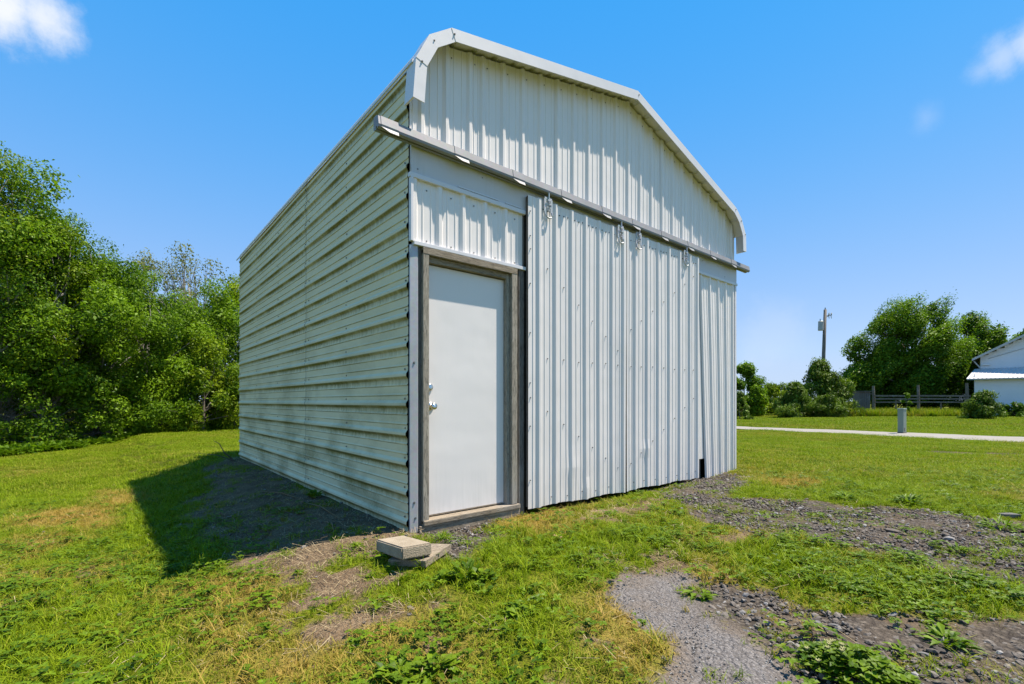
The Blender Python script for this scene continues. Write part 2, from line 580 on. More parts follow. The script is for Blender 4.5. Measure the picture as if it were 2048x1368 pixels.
def masks(X, Y):
    wx = (vnoise(X, Y, 2.2, 4, 21) - 0.5) * 0.55
    wy = (vnoise(X, Y, 2.2, 4, 33) - 0.5) * 0.55
    U, V = X + wx, Y + wy
    mx = lambda L, s: np.max([poly_mask(U, V, p, s) for p in L], axis=0)
    patchy = smooth(0.34, 0.52, vnoise(X, Y, 6.5, 4, 171))
    fine, coarse, soil, dry = mx(FINE, 0.09), mx(COARSE, 0.12), mx(SOIL, 0.13), mx(DRY, 0.28)
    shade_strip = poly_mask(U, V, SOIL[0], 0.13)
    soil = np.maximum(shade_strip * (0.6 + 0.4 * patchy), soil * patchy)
    fine = fine * (0.8 + 0.2 * patchy)
    coarse = coarse * (0.62 + 0.38 * patchy)
    n1 = vnoise(X, Y, 1.4, 4, 51)
    n2 = vnoise(X, Y, 6.0, 3, 61)
    near = 1 - smooth(5, 9, np.hypot(X - CAM.x, Y - CAM.y))
    # scattered thin spots in the near lawn, most of them close to the drive
    thin = smooth(0.56, 0.72, 0.6 * n1 + 0.4 * n2) * near * smooth(-2.6, 0.2, X)
    thin_l = smooth(0.62, 0.76, 0.5 * n1 + 0.5 * n2) * near * 0.7
    bare = np.clip(np.maximum.reduce([fine, coarse, soil, thin * 0.8, thin_l]), 0, 1)
    grass = np.clip(1 - bare, 0, 1)
    # tufts that stay inside the bare areas
    tuft = smooth(0.54, 0.64, vnoise(X, Y, 3.6, 3, 77))
    grass = np.maximum(grass, tuft * 0.6 * (1 - fine) * (1 - 0.15 * soil) * (1 - 0.3 * coarse))
    n3 = vnoise(X, Y, 0.45, 4, 141)
    dryv = np.clip(dry * 0.72 + 0.42 * smooth(0.50, 0.76, n1) * (0.3 + 0.7 * near) + 0.22 * smooth(0.45, 0.7, n3) + 0.25 * (n2 - 0.35), 0, 1)
    return grass, fine, coarse, soil, dryv


def axis(lo, hi, step, far, growth=1.16):
    a = list(np.arange(lo, hi + 1e-6, step))
    d, x = step, a[-1]
    up = []
    while x < far:
        d *= growth
        x += d
        up.append(x)
    d, x = step, a[0]
    dn = []
    while x > -far:
        d *= growth
        x -= d
        dn.append(x)
    return np.array(dn[::-1] + a + up)


def m_ground():
    m, n, l, b = mat('lawn_soil_and_gravel')
    g = n.new('ShaderNodeNewGeometry').outputs['Position']
    at = {}
    for k in ('grass', 'fine', 'coarse', 'soil', 'dry'):
        a = n.new('ShaderNodeAttribute')
        a.attribute_name = k
        at[k] = a.outputs['Fac']
    nA, nB, nC = nnoise(n, l, 0.35, 6, g), nnoise(n, l, 3.0, 6, g), nnoise(n, l, 40, 4, g)
    nD = nnoise(n, l, 120, 3, g)
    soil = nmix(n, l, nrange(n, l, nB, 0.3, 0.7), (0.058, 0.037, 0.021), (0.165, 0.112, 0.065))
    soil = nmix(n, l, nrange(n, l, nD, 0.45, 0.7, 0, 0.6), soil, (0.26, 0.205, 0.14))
    vo = n.new('ShaderNodeTexVoronoi')
    vo.inputs['Scale'].default_value = 110
    l.new(g, vo.inputs['Vector'])
    fine = nmix(n, l, nrange(n, l, vo.outputs['Color'], 0.1, 0.9), (0.095, 0.088, 0.084), (0.23, 0.215, 0.205))
    fine = nmix(n, l, nrange(n, l, vo.outputs['Distance'], 0.35, 0.75, 0, 0.6), fine, (0.10, 0.09, 0.085))
    fine = nmix(n, l, nrange(n, l, nB, 0.45, 0.7, 0, 0.6), fine, (0.15, 0.115, 0.08))
    v2 = n.new('ShaderNodeTexVoronoi')
    v2.inputs['Scale'].default_value = 42
    l.new(g, v2.inputs['Vector'])
    co = nmix(n, l, nrange(n, l, v2.outputs['Color'], 0.1, 0.9), (0.058, 0.048, 0.038), (0.15, 0.128, 0.104))
    co = nmix(n, l, nrange(n, l, v2.outputs['Distance'], 0.35, 0.7, 0, 0.75), co, (0.035, 0.03, 0.027))
    co = nmix(n, l, nrange(n, l, nB, 0.45, 0.75, 0, 0.5), co, (0.11, 0.085, 0.062))
    gr = nmix(n, l, nrange(n, l, nA, 0.35, 0.65), (0.085, 0.112, 0.005), (0.145, 0.158, 0.008))
    gr = nmix(n, l, nrange(n, l, nC, 0.35, 0.7), gr, (0.040, 0.060, 0.005))
    gr = nmix(n, l, nmath(n, l, 'MULTIPLY', at['dry'], nrange(n, l, nC, 0.3, 0.6, 0.4, 1.0)), gr, (0.24, 0.175, 0.05))
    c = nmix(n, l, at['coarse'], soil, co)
    c = nmix(n, l, at['fine'], c, fine)
    gf = nrange(n, l, nmath(n, l, 'ADD', at['grass'], nmath(n, l, 'MULTIPLY', nmath(n, l, 'SUBTRACT', nC, 0.5), 0.9)), 0.45, 0.8)
    c = nmix(n, l, gf, c, gr)
    l.new(c, b.inputs['Base Color'])
    b.inputs['Roughness'].default_value = 0.95
    b.inputs['Specular IOR Level'].default_value = 0.05
    hh = nmath(n, l, 'ADD', nmath(n, l, 'MULTIPLY', vo.outputs['Distance'], -0.35), nmath(n, l, 'ADD', nC, nmath(n, l, 'MULTIPLY', v2.outputs['Distance'], -0.6)))
    nbump(n, l, b, hh, 0.9, 0.02)
    return m


def build_ground():
    ax, ay = axis(-6.5, 8.5, 0.055, 3000), axis(-5.0, 8.5, 0.055, 3000)
    X, Y = np.meshgrid(ax, ay)
    Z = height(X, Y)
    grass, fine, coarse, soil, dry = masks(X, Y)
    near = (np.hypot(X - CAM.x, Y - CAM.y) < 9)
    Z = Z + near * ((vnoise(X, Y, 9, 2, 5) - 0.5) * 0.022 * (1 - 0.6 * grass) + (vnoise(X, Y, 3.2, 2, 8) - 0.5) * 0.05 * coarse)
    nx, ny = len(ax), len(ay)
    m = bpy.data.meshes.new('ground')
    m.vertices.add(nx * ny)
    m.vertices.foreach_set('co', np.stack([X, Y, Z], -1).astype(np.float32).ravel())
    i = (np.arange(ny - 1)[:, None] * nx + np.arange(nx - 1)[None, :]).ravel()
    q = np.stack([i, i + 1, i + nx + 1, i + nx], -1)
    m.loops.add(q.size)
    m.loops.foreach_set('vertex_index', q.ravel().astype(np.int32))
    m.polygons.add(len(q))
    m.polygons.foreach_set('loop_start', (np.arange(len(q)) * 4).astype(np.int32))
    m.polygons.foreach_set('use_smooth', np.ones(len(q), bool))
    for k, v in (('grass', grass), ('fine', fine), ('coarse', coarse), ('soil', soil), ('dry', dry)):
        a = m.attributes.new(k, 'FLOAT', 'POINT')
        a.data.foreach_set('value', v.astype(np.float32).ravel())
    m.update()
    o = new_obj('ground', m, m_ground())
    o['kind'] = 'structure'


build_ground()


def build_driveway():
    """pale gravel lane across the lawn on the far side"""
    fr = [on_ground(1380, 853.5), on_ground(1475, 858.0), on_ground(1760, 872), on_ground(2048, 885.5), on_ground(2300, 897)]
    bk = [on_ground(1380, 849.5), on_ground(1475, 853.0), on_ground(1760, 864), on_ground(2048, 874.5), on_ground(2300, 884)]
    # carry the lane on beyond the frame
    def ext(p, q, d):
        v = Vector((p[0] - q[0], p[1] - q[1])).normalized()
        return (p[0] + v.x * d, p[1] + v.y * d, 0)
    fr = [ext(fr[0], fr[1], 25)] + fr + [ext(fr[-1], fr[-2], 12)]
    bk = [ext(bk[0], bk[1], 25)] + bk + [ext(bk[-1], bk[-2], 12)]
    V, Fs = [], []
    rows = 7
    def along(P, t):
        s = t * (len(P) - 1)
        i = min(int(s), len(P) - 2)
        f = s - i
        return P[i][0] * (1 - f) + P[i + 1][0] * f, P[i][1] * (1 - f) + P[i + 1][1] * f
    N = 160
    for k in range(N + 1):
        a, b_ = along(fr, k / N), along(bk, k / N)
        for r in range(rows):
            f = r / (rows - 1)
            w = (random.random() - 0.5) * (0.05 if r in (0, rows - 1) else 0)
            f2 = f + w
            x, y = a[0] + (b_[0] - a[0]) * f2, a[1] + (b_[1] - a[1]) * f2
            crown = 0.05 * math.sin(math.pi * f)
            V.append((x, y, gz(x, y) + 0.012 + crown))
    for k in range(N):
        for r in range(rows - 1):
            i = k * rows + r
            Fs.append((i, i + rows, i + rows + 1, i + 1))
    m, n, l, b = mat('pale_lane_gravel')
    g = n.new('ShaderNodeNewGeometry').outputs['Position']
    c = nmix(n, l, nnoise(n, l, 2.0, 6, g), (0.19, 0.17, 0.14), (0.28, 0.26, 0.225))
    c = nmix(n, l, nrange(n, l, nnoise(n, l, 30, 4, g), 0.5, 0.75, 0, 0.5), c, (0.30, 0.28, 0.25))
    l.new(c, b.inputs['Base Color'])
    b.inputs['Roughness'].default_value = 0.95
    o = MB().add(V, Fs).build('driveway', m, None, True)
    o['kind'] = 'structure'


build_driveway()

# ------------------------------------------------------------------ the shed
W, L = 5.36, 6.33
RIB = 0.2286
shed = empty('shed')
tag(shed, 'white ribbed metal shed with sliding doors standing on the grass', 'shed')


def profile(u0, u1, ribs, hr=0.019, minor=True, base=0.034, top=0.013):
    """(u, v) outline of a ribbed sheet between u0 and u1"""
    pts = [(u0, 0.0)]
    rs = sorted(ribs)
    ev = [(r, 'R') for r in rs]
    if minor:
        for a, b_ in zip([rs[0] - RIB] + rs, rs + [rs[-1] + RIB]):
            for f in (1 / 3, 2 / 3):
                ev.append((a + (b_ - a) * f, 'm'))
    for r, k in sorted(ev):
        if k == 'R':
            e = [(r - base, 0), (r - top, hr), (r + top, hr), (r + base, 0)]
        else:
            e = [(r - 0.009, 0), (r - 0.003, 0.005), (r + 0.003, 0.005), (r + 0.009, 0)]
        if e[0][0] > u0 + 1e-4 and e[-1][0] < u1 - 1e-4:
            pts += e
        elif k == 'R' and e[-1][0] > u0 and e[0][0] < u1:      # a rib cut by the sheet's edge
            pts += [p for p in e if u0 + 1e-4 < p[0] < u1 - 1e-4]
            if e[0][0] <= u0:
                pts[0] = (u0, hr)
    pts.append((u1, pts[-1][1] if pts[-1][1] > 0.01 else 0.0))
    return pts


def sheet(name, pts, w0, w1, place, mat_, parent, segs=6, wob=0.0015, seed=0):
    """pts: profile; w0, w1: extent across (numbers or functions of u); place(u, w, v) -> 3D"""
    r = random.Random(seed)
    ph = [r.random() * 6 for _ in range(4)]
    V, Fs = [], []
    f0 = w0 if callable(w0) else (lambda u: w0)
    f1 = w1 if callable(w1) else (lambda u: w1)
    for k in range(segs + 1):
        t = k / segs
        for u, v in pts:
            w = f0(u) + (f1(u) - f0(u)) * t
            d = wob * (math.sin(w * 2.3 + ph[0] + u * 3) + math.sin(u * 5 + ph[1]) * math.sin(w * 1.4 + ph[2]))
            V.append(place(u, w, v + d))
    n = len(pts)
    for k in range(segs):
        for i in range(n - 1):
            a = k * n + i
            Fs.append((a, a + 1, a + n + 1, a + n))
    o = new_obj(name, mesh_from(name, V, Fs), mat_, parent)
    return o


def screws(pos, nrm, parent, r=0.008, t=0.006, name='screws'):
    """hex washer heads, too small to pick apart: one part"""
    mb = MB()
    nrm = Vector(nrm)
    a = nrm.orthogonal().normalized()
    b_ = nrm.cross(a)
    for p in pos:
        p = Vector(p)
        rings = []
        for rr, h in ((r, 0.0), (r, t * 0.35), (r * 0.62, t * 0.4), (r * 0.62, t)):
            rings.append([p + nrm * h + (a * math.cos(k * math.pi / 3) + b_ * math.sin(k * math.pi / 3)) * rr for k in range(6)])
        v = [q for rg in rings for q in rg]
        f = [(j * 6 + k, j * 6 + (k + 1) % 6, (j + 1) * 6 + (k + 1) % 6, (j + 1) * 6 + k) for j in range(3) for k in range(6)]
        f.append(tuple(18 + k for k in range(6)))
        mb.add(v, f)
    o = mb.build(name, SCREW, parent, fix=False)
    o['kind'] = 'stuff'
    return o


# outline of the front of the roof: (x, z), left eave to right eave
PROF = [(-0.040, 3.25), (-0.016, 3.55), (0.094, 3.768), (0.287, 3.914), (2.737, 4.446), (5.074, 3.768), (5.258, 3.642), (5.385, 3.46), (5.40, 3.208)]


def roof_z(x):
    for (x0, z0), (x1, z1) in zip(PROF, PROF[1:]):
        if x0 <= x <= x1:
            return z0 + (z1 - z0) * (x - x0) / (x1 - x0 + 1e-9)
    return PROF[0][1] if x < 0 else PROF[-1][1]


def build_side():
    z_ribs = [0.063 + RIB * k for k in range(16)]
    cols = [(0.0, 2.53, 0.0), (2.49, 5.0, -0.0025), (4.96, L, -0.005)]
    cols = [(0.0, 2.50, 0.003), (2.46, L, 0.0)]
    rows = [(-0.08, 0.063), (0.063, 0.063 + 4 * RIB), (0.063 + 4 * RIB, 0.063 + 8 * RIB), (0.063 + 8 * RIB, 0.063 + 12 * RIB), (0.063 + 12 * RIB, 3.57)]
    rows = [(-0.08, 0.977), (0.977, 1.892), (1.892, 2.806), (2.806, 3.575)]
    for ci, (y0, y1, dx) in enumerate(cols):
        for ri, (z0, z1) in enumerate(rows):
            zz1 = z1 + (0.034 if ri < 3 else 0)
            zz0 = z0 - (0.034 if ri else 0)
            pts = profile(zz0, zz1, [z for z in z_ribs if zz0 - 0.03 < z < zz1 + 0.03], 0.0155, True, 0.033, 0.010)
            off = dx + 0.0015 * (3 - ri)
            pl = lambda u, w, v, off=off: (-0.004 - off - v, w, u)
            o = sheet('side_panel', pts, y0, y1, pl, SIDE, shed, 10, 0.0022, ci * 7 + ri)
            if ci == 0:      # dark strip paints the shade line where two sheets lap
                sheet('lap_shade_strip', pts, 2.4985, 2.5075, lambda u, w, v, off=off: (-0.0085 - off - v, w, u), SEAM, o, 1, 0.0, 0)
            ps = []
            for z in z_ribs:
                for yy in ((0.04, 1.25, 2.40) if ci == 0 else (2.55, 3.75, 5.0, 6.25)):
                    zq = z + 0.045
                    if z0 < zq < z1 - 0.02:
                        ps.append((-0.004 - off - 0.002, yy + random.uniform(-0.01, 0.01), zq))
            screws(ps, (-1, 0, 0), o, 0.0085)
    # far side and back: plain ribbed sheets
    pts = profile(-0.08, 3.30, z_ribs[:14])
    sheet('side_panel', pts, 0.0, L, lambda u, w, v: (W + 0.004 + v, w, u), SIDE, shed, 6)
    xr = [0.1 + RIB * k for k in range(23)]
    pts = profile(0.0, W, xr)
    sheet('back_panel', pts, -0.08, lambda u: roof_z(u) - 0.03, lambda u, w, v: (u, L + 0.004 + v, w), WHITE, shed, 3)


build_side()


def build_gable():
    ribs = [0.105, 0.327, 0.56] + [0.695 + RIB * k for k in range(21)]
    cuts = [0.0, 0.315, 0.66, 1.575, 2.489, 3.403, 4.318, W]
    for i, (a, b_) in enumerate(zip(cuts, cuts[1:])):
        rs = [r for r in ribs if a + 0.002 <= r < b_ + 0.035]
        pts = profile(a, b_ + (0.03 if i < len(cuts) - 2 else 0), rs)
        dy = 0.0022 * (i % 2)
        o = sheet('gable_panel', pts, 3.0, lambda u: roof_z(max(0.0, min(W, u))) - 0.035, lambda u, w, v, dy=dy: (u, -0.006 - dy - v, w), WHITE, shed, 5, 0.001, 40 + i)
        ps = []
        for r in rs:
            for q in (0.05,):
                x = r + q
                if a < x < b_:
                    ps.append((x, -0.010 - dy, roof_z(x) - 0.12))
        ps.append((a + 0.03, -0.010 - dy, 3.42))
        screws(ps, (0, -1, 0), o, 0.006)


build_gable()


def build_roof():
    # the ribs of the roofing run from front to back
    pts = []
    run = 0.0
    P = PROF[1:-1]
    V, Fs = [], []
    line = []
    for (x0, z0), (x1, z1) in zip(P, P[1:]):
        d = math.hypot(x1 - x0, z1 - z0)
        tx, tz = (x1 - x0) / d, (z1 - z0) / d
        nx, nz = -tz, tx
        s = 0.0
        line.append((x0, z0))
        k = math.ceil((run - 0.12) / RIB)
        while True:
            c = k * RIB + 0.12 - run
            if c > d - 0.04:
                break
            if c > 0.04:
                for q, h in ((-0.034, 0), (-0.013, 0.019), (0.013, 0.019), (0.034, 0)):
                    line.append((x0 + tx * (c + q) + nx * h, z0 + tz * (c + q) + nz * h))
            k += 1
        run += d
    line.append(P[-1])
    for y in (-0.145, 1.5, 3.2, 4.8, L + 0.12):
        V += [(x, y, z - 0.012) for x, z in line]
    n = len(line)
    for k in range(4):
        for i in range(n - 1):
            a = k * n + i
            Fs.append((a, a + 1, a + n + 1, a + n))
    new_obj('roof', mesh_from('roof', V, Fs), WHITE2, shed)
    # purlin ends are hidden; the rim is folded trim in straight pieces
    inn = []
    n = len(PROF)
    for i, (x, z) in enumerate(PROF):
        a, b_ = PROF[max(0, i - 1)], PROF[min(n - 1, i + 1)]
        n1 = Vector((-(z - a[1]), x - a[0])) if i else None
        n2 = Vector((-(b_[1] - z), b_[0] - x)) if i < n - 1 else None
        nn = (n1.normalized() if n1 else Vector((0, 0))) + (n2.normalized() if n2 else Vector((0, 0)))
        nn.normalize()
        k = 1.0 / max(0.6, nn.dot((n2 or n1).normalized()))
        inn.append((x - nn.x * 0.084 * k, z - nn.y * 0.084 * k, x + nn.x * 0.012 * k, z + nn.y * 0.012 * k))
    for i in range(n - 1):
        (ix0, iz0, ox0, oz0), (ix1, iz1, ox1, oz1) = inn[i], inn[i + 1]
        dy = 0.0025 * (i % 2)
        mb = MB()
        q = [(ox0, oz0), (ox1, oz1), (ix1, iz1), (ix0, iz0)]
        mb.prism(q, lambda p, a: (p[0], a, p[1]), -0.160 - dy, -0.152 - dy)
        t = [(ox0, oz0), (ox1, oz1), (ox1 * 0.85 + ix1 * 0.15, oz1 * 0.85 + iz1 * 0.15), (ox0 * 0.85 + ix0 * 0.15, oz0 * 0.85 + iz0 * 0.15)]
        mb.prism(t, lambda p, a: (p[0], a, p[1]), -0.1519 - dy, -0.02)
        o = mb.build('rim_trim', TRIMW, shed)
        if i:
            screws([(ox0 * 0.6 + ix0 * 0.4 + 0.012, -0.161 - dy, oz0 * 0.6 + iz0 * 0.4)], (0, -1, 0), o, 0.008, 0.008, 'screw')
    # drip edge along the far (left) eave line
    MB().prism([(-0.030, 3.535), (-0.022, 3.56), (-0.034, 3.562), (-0.040, 3.537)], lambda p, a: (p[0], a, p[1]), -0.12, L + 0.12).build('eave_trim', TRIMW, shed)


build_roof()


def build_header():
    # header sheet under the track
    o = MB().box(0.004, W + 0.03, -0.026, -0.004, 2.762, 3.02).build('header_sheet', FASC, shed)
    screws([(0.06 + 0.62 * k, -0.026, 2.80 + 0.12 * (k % 2)) for k in range(9)], (0, -1, 0), o, 0.006)
    # J trim below it on the left, and a bent strip on the right
    MB().box(-0.012, 1.168, -0.040, -0.002, 2.722, 2.758, 0.004).build('header_trim', TRIMW, shed)
    MB().box(0.43, 0.86, -0.034, -0.0265, 2.766, 2.776, 0.002).box(0.93, 1.13, -0.034, -0.0265, 2.766, 2.776, 0.002).build('header_trim', TRIMW, shed)
    MB().box(4.22, W + 0.035, -0.040, -0.002, 2.722, 2.758, 0.004).build('header_trim', TRIMW, shed)
    # transom panel above the entrance door
    ribs = [0.035, 0.262, 0.49, 0.718, 0.945]
    o = sheet('transom_panel', profile(0.004, 1.166, ribs), 2.232, 2.726, lambda u, w, v: (u, -0.010 - v, w), WHITE, shed, 4, 0.0008, 71)
    screws([(r + 0.11, -0.013, z) for r in ribs for z in (2.66, 2.262)], (0, -1, 0), o, 0.0065)
    MB().box(0.02, 1.166, -0.046, -0.002, 2.206, 2.236, 0.003).build('transom_trim', TRIMW, shed)
    MB().box(-0.006, 0.016, -0.042, -0.004, 2.232, 2.722, 0.003).build('transom_trim', TRIMW, shed)


build_header()


def build_track():
    y = lambda v: -0.028 - v
    prof = [(0.0, 3.056), (0.050, 3.056), (0.076, 3.042), (0.086, 2.982), (0.082, 2.964), (0.058, 2.956), (0.058, 2.976), (0.040, 2.976), (0.040, 2.956), (0.012, 2.956), (0.0, 2.965)]
    tr = MB().prism([(y(a), z) for a, z in prof], lambda p, a: (a, p[0], p[1]), -0.30, 5.64).build('door_track', GALV, shed)
    xs = [-0.28, 0.345, 0.955, 1.565, 2.175, 2.70, 3.27, 3.87, 4.45, 5.05]
    for x in xs:
        w = 0.135
        mb = MB()
        band = [(0.050, 3.060), (0.079, 3.045), (0.0895, 2.982), (0.0855, 2.966), (0.0825, 2.967), (0.0861, 2.982), (0.0761, 3.0425), (0.050, 3.0565)]
        mb.prism([(y(a), z) for a, z in band], lambda p, a: (a, p[0], p[1]), x, x + w)
        # the lip flares outwards below the track, its end cut on the slant
        a0, a1 = (y(0.0858), 2.967), (y(0.103), 2.936)
        th = 0.003
        v = [(x, a0[0], a0[1]), (x + w, a0[0], a0[1]), (x + w * 0.97, a1[0], a1[1]), (x + w * 0.45, a1[0], a1[1])]
        v += [(p[0], p[1] + th, p[2] - 0.001) for p in v]
        mb.add(v, [(0, 1, 2, 3), (7, 6, 5, 4), (0, 4, 5, 1), (1, 5, 6, 2), (2, 6, 7, 3), (3, 7, 4, 0)])
        mb.build('track_bracket', GALV, tr)
    # open end of the rail
    MB().box(5.641, 5.655, y(0.07), y(0.01), 2.97, 3.04, 0.003).build('end_stop', GALV, tr)


build_track()


def build_entry():
    # corner trim, steel
    o = MB().prism([(-0.004, -0.004), (-0.004, -0.022), (0.056, -0.026), (0.066, -0.022), (0.066, -0.004)], lambda p, a: (p[0], p[1], a), -0.06, 2.206).build('corner_trim', GALVC, shed)
    screws([(0.03, -0.0245, 0.22), (0.04, -0.0245, 0.10), (0.03, -0.0245, 1.3)], (0, -1, 0), o, 0.01, 0.007)
    MB().box(0.0665, 0.115, -0.012, 0.10, -0.05, 2.206, 0.003).build('post', WOODD, shed)
    # door frame: casing, jambs, head
    cas = MB().box(0.098, 0.150, -0.044, -0.0125, 0.045, 2.186, 0.004).build('door_casing', WOOD, shed)
    MB().box(1.000, 1.062, -0.044, -0.0125, 0.075, 2.186, 0.004).build('door_casing', WOOD, shed)
    MB().box(0.098, 1.062, -0.046, -0.0125, 2.150, 2.204, 0.004).build('door_casing', WOODH, shed)
    MB().box(0.1155, 0.1485, -0.012, 0.14, 0.045, 2.148, 0.002).build('door_jamb', WOOD, shed)
    MB().box(0.962, 1.000, -0.012, 0.14, 0.075, 2.148, 0.002).build('door_jamb', WOOD, shed)
    MB().box(0.1486, 0.9618, -0.012, 0.14, 2.102, 2.149, 0.002).build('door_head', WOODH, shed)
    MB().box(0.935, 0.9618, 0.062, 0.075, 0.10, 2.10, 0.002).build('door_stop', WOOD, shed)
    # sill and the board under it
    MB().box(0.098, 1.085, -0.062, 0.14, 0.032, 0.072, 0.007).build('door_sill', WOODH, shed)
    MB().box(0.070, 1.088, -0.050, -0.012, -0.10, 0.031, 0.005).build('sill_board', WOODH, shed)
    # door leaf
    d = empty('door')
    d.parent = shed
    leaf = MB().box(0.1495, 0.9600, 0.030, 0.074, 0.080, 2.094, 0.002)
    leaf.build('door_leaf', DOORW, d)
    MB().box(0.16, 0.95, 0.0285, 0.0299, 0.081, 0.092).build('door_sweep', WOODH, d)

    def lathe(mb, c, prof, n=18):
        V, Fs = [], []
        for h, r in prof:
            V += [(c[0] + r * math.cos(2 * math.pi * k / n), c[1] - h, c[2] + r * math.sin(2 * math.pi * k / n)) for k in range(n)]
        for i in range(len(prof) - 1):
            for k in range(n):
                Fs.append((i * n + k, i * n + (k + 1) % n, (i + 1) * n + (k + 1) % n, (i + 1) * n + k))
        Fs.append(tuple((len(prof) - 1) * n + k for k in range(n)))
        mb.add(V, Fs)
        return mb
    lathe(MB(), (0.205, 0.030, 0.962), [(0, 0.033), (0.006, 0.033), (0.010, 0.028), (0.012, 0.013), (0.034, 0.012), (0.040, 0.022), (0.048, 0.028), (0.060, 0.028), (0.068, 0.022), (0.070, 0.0)]).build('door_knob', BRASS, d, True)
    lathe(MB(), (0.193, 0.030, 1.115), [(0, 0.031), (0.008, 0.031), (0.016, 0.025), (0.022, 0.024), (0.024, 0.020), (0.0245, 0.0)]).build('deadbolt', BRASS, d, True)
    # latch guard: a narrow plate that leans from the bolt to the knob
    mb = MB()
    mb.box(0.158, 0.178, 0.024, 0.0299, 0.93, 1.14, 0.002)
    mb.build('latch_guard', GALVB, d)
    # post between entrance and sliding door, rear boards in its gap
    MB().box(1.0885, 1.150, -0.030, 0.10, -0.08, 2.204, 0.003).build('post', WOODD, shed)
    MB().box(1.1505, 1.175, -0.012, 0.10, -0.08, 2.722, 0.003).build('post', WOODD, shed)
    # dark sheet put inside to keep daylight out of the gaps
    MB().box(0.02, W - 0.02, 0.16, 0.17, -0.06, 3.2).build('daylight_stop', DARK, shed)


build_entry()


def hanger(x, y, z, parent, k=1.05):
    """steel trolley hanger: a strap with a window and a loop below it"""
    mb = MB()
    t = 0.004
    def bar(x0, x1, z0, z1, dy=0.0, th=t):
        mb.box(x + x0 * k, x + x1 * k, y - th - dy, y - dy, z + z0 * k, z + z1 * k, 0.0012)
    bar(-0.052, -0.026, -0.10, 0.02)
    bar(0.026, 0.052, -0.10, 0.02)
    bar(-0.0455, 0.0455, 0.016, 0.036)
    bar(-0.040, 0.040, -0.030, -0.018, 0.0041)
    # loop
    pts = []
    for k in range(9):
        a = math.pi + math.pi * k / 8
        pts.append((x + 0.045 * math.cos(a), y - 0.008, z - 0.128 + 0.028 * math.sin(a)))
    pts = [(x - 0.045, y - 0.006, z - 0.10)] + pts + [(x + 0.045, y - 0.006, z - 0.10)]
    mb.tube(pts, [0.008] * len(pts), 6)
    # bolt up into the rail and two carriage bolts
    mb.tube([(x, y - 0.010, z - 0.02), (x, y - 0.010, z + 0.075)], [0.008, 0.008], 8)
    for dx in (-0.018, 0.018):
        mb.tube([(x + dx, y, z - 0.06), (x + dx, y - 0.014, z - 0.06)], [0.009, 0.007], 8)
    mb.tube([(x, y, z - 0.085), (x, y - 0.016, z - 0.085)], [0.009, 0.007], 8)
    mb.box(x - 0.020, x + 0.020, y - 0.018, y - 0.0145, z + 0.0, z + 0.012, 0.001)
    return mb.build('hanger', HANG, parent)


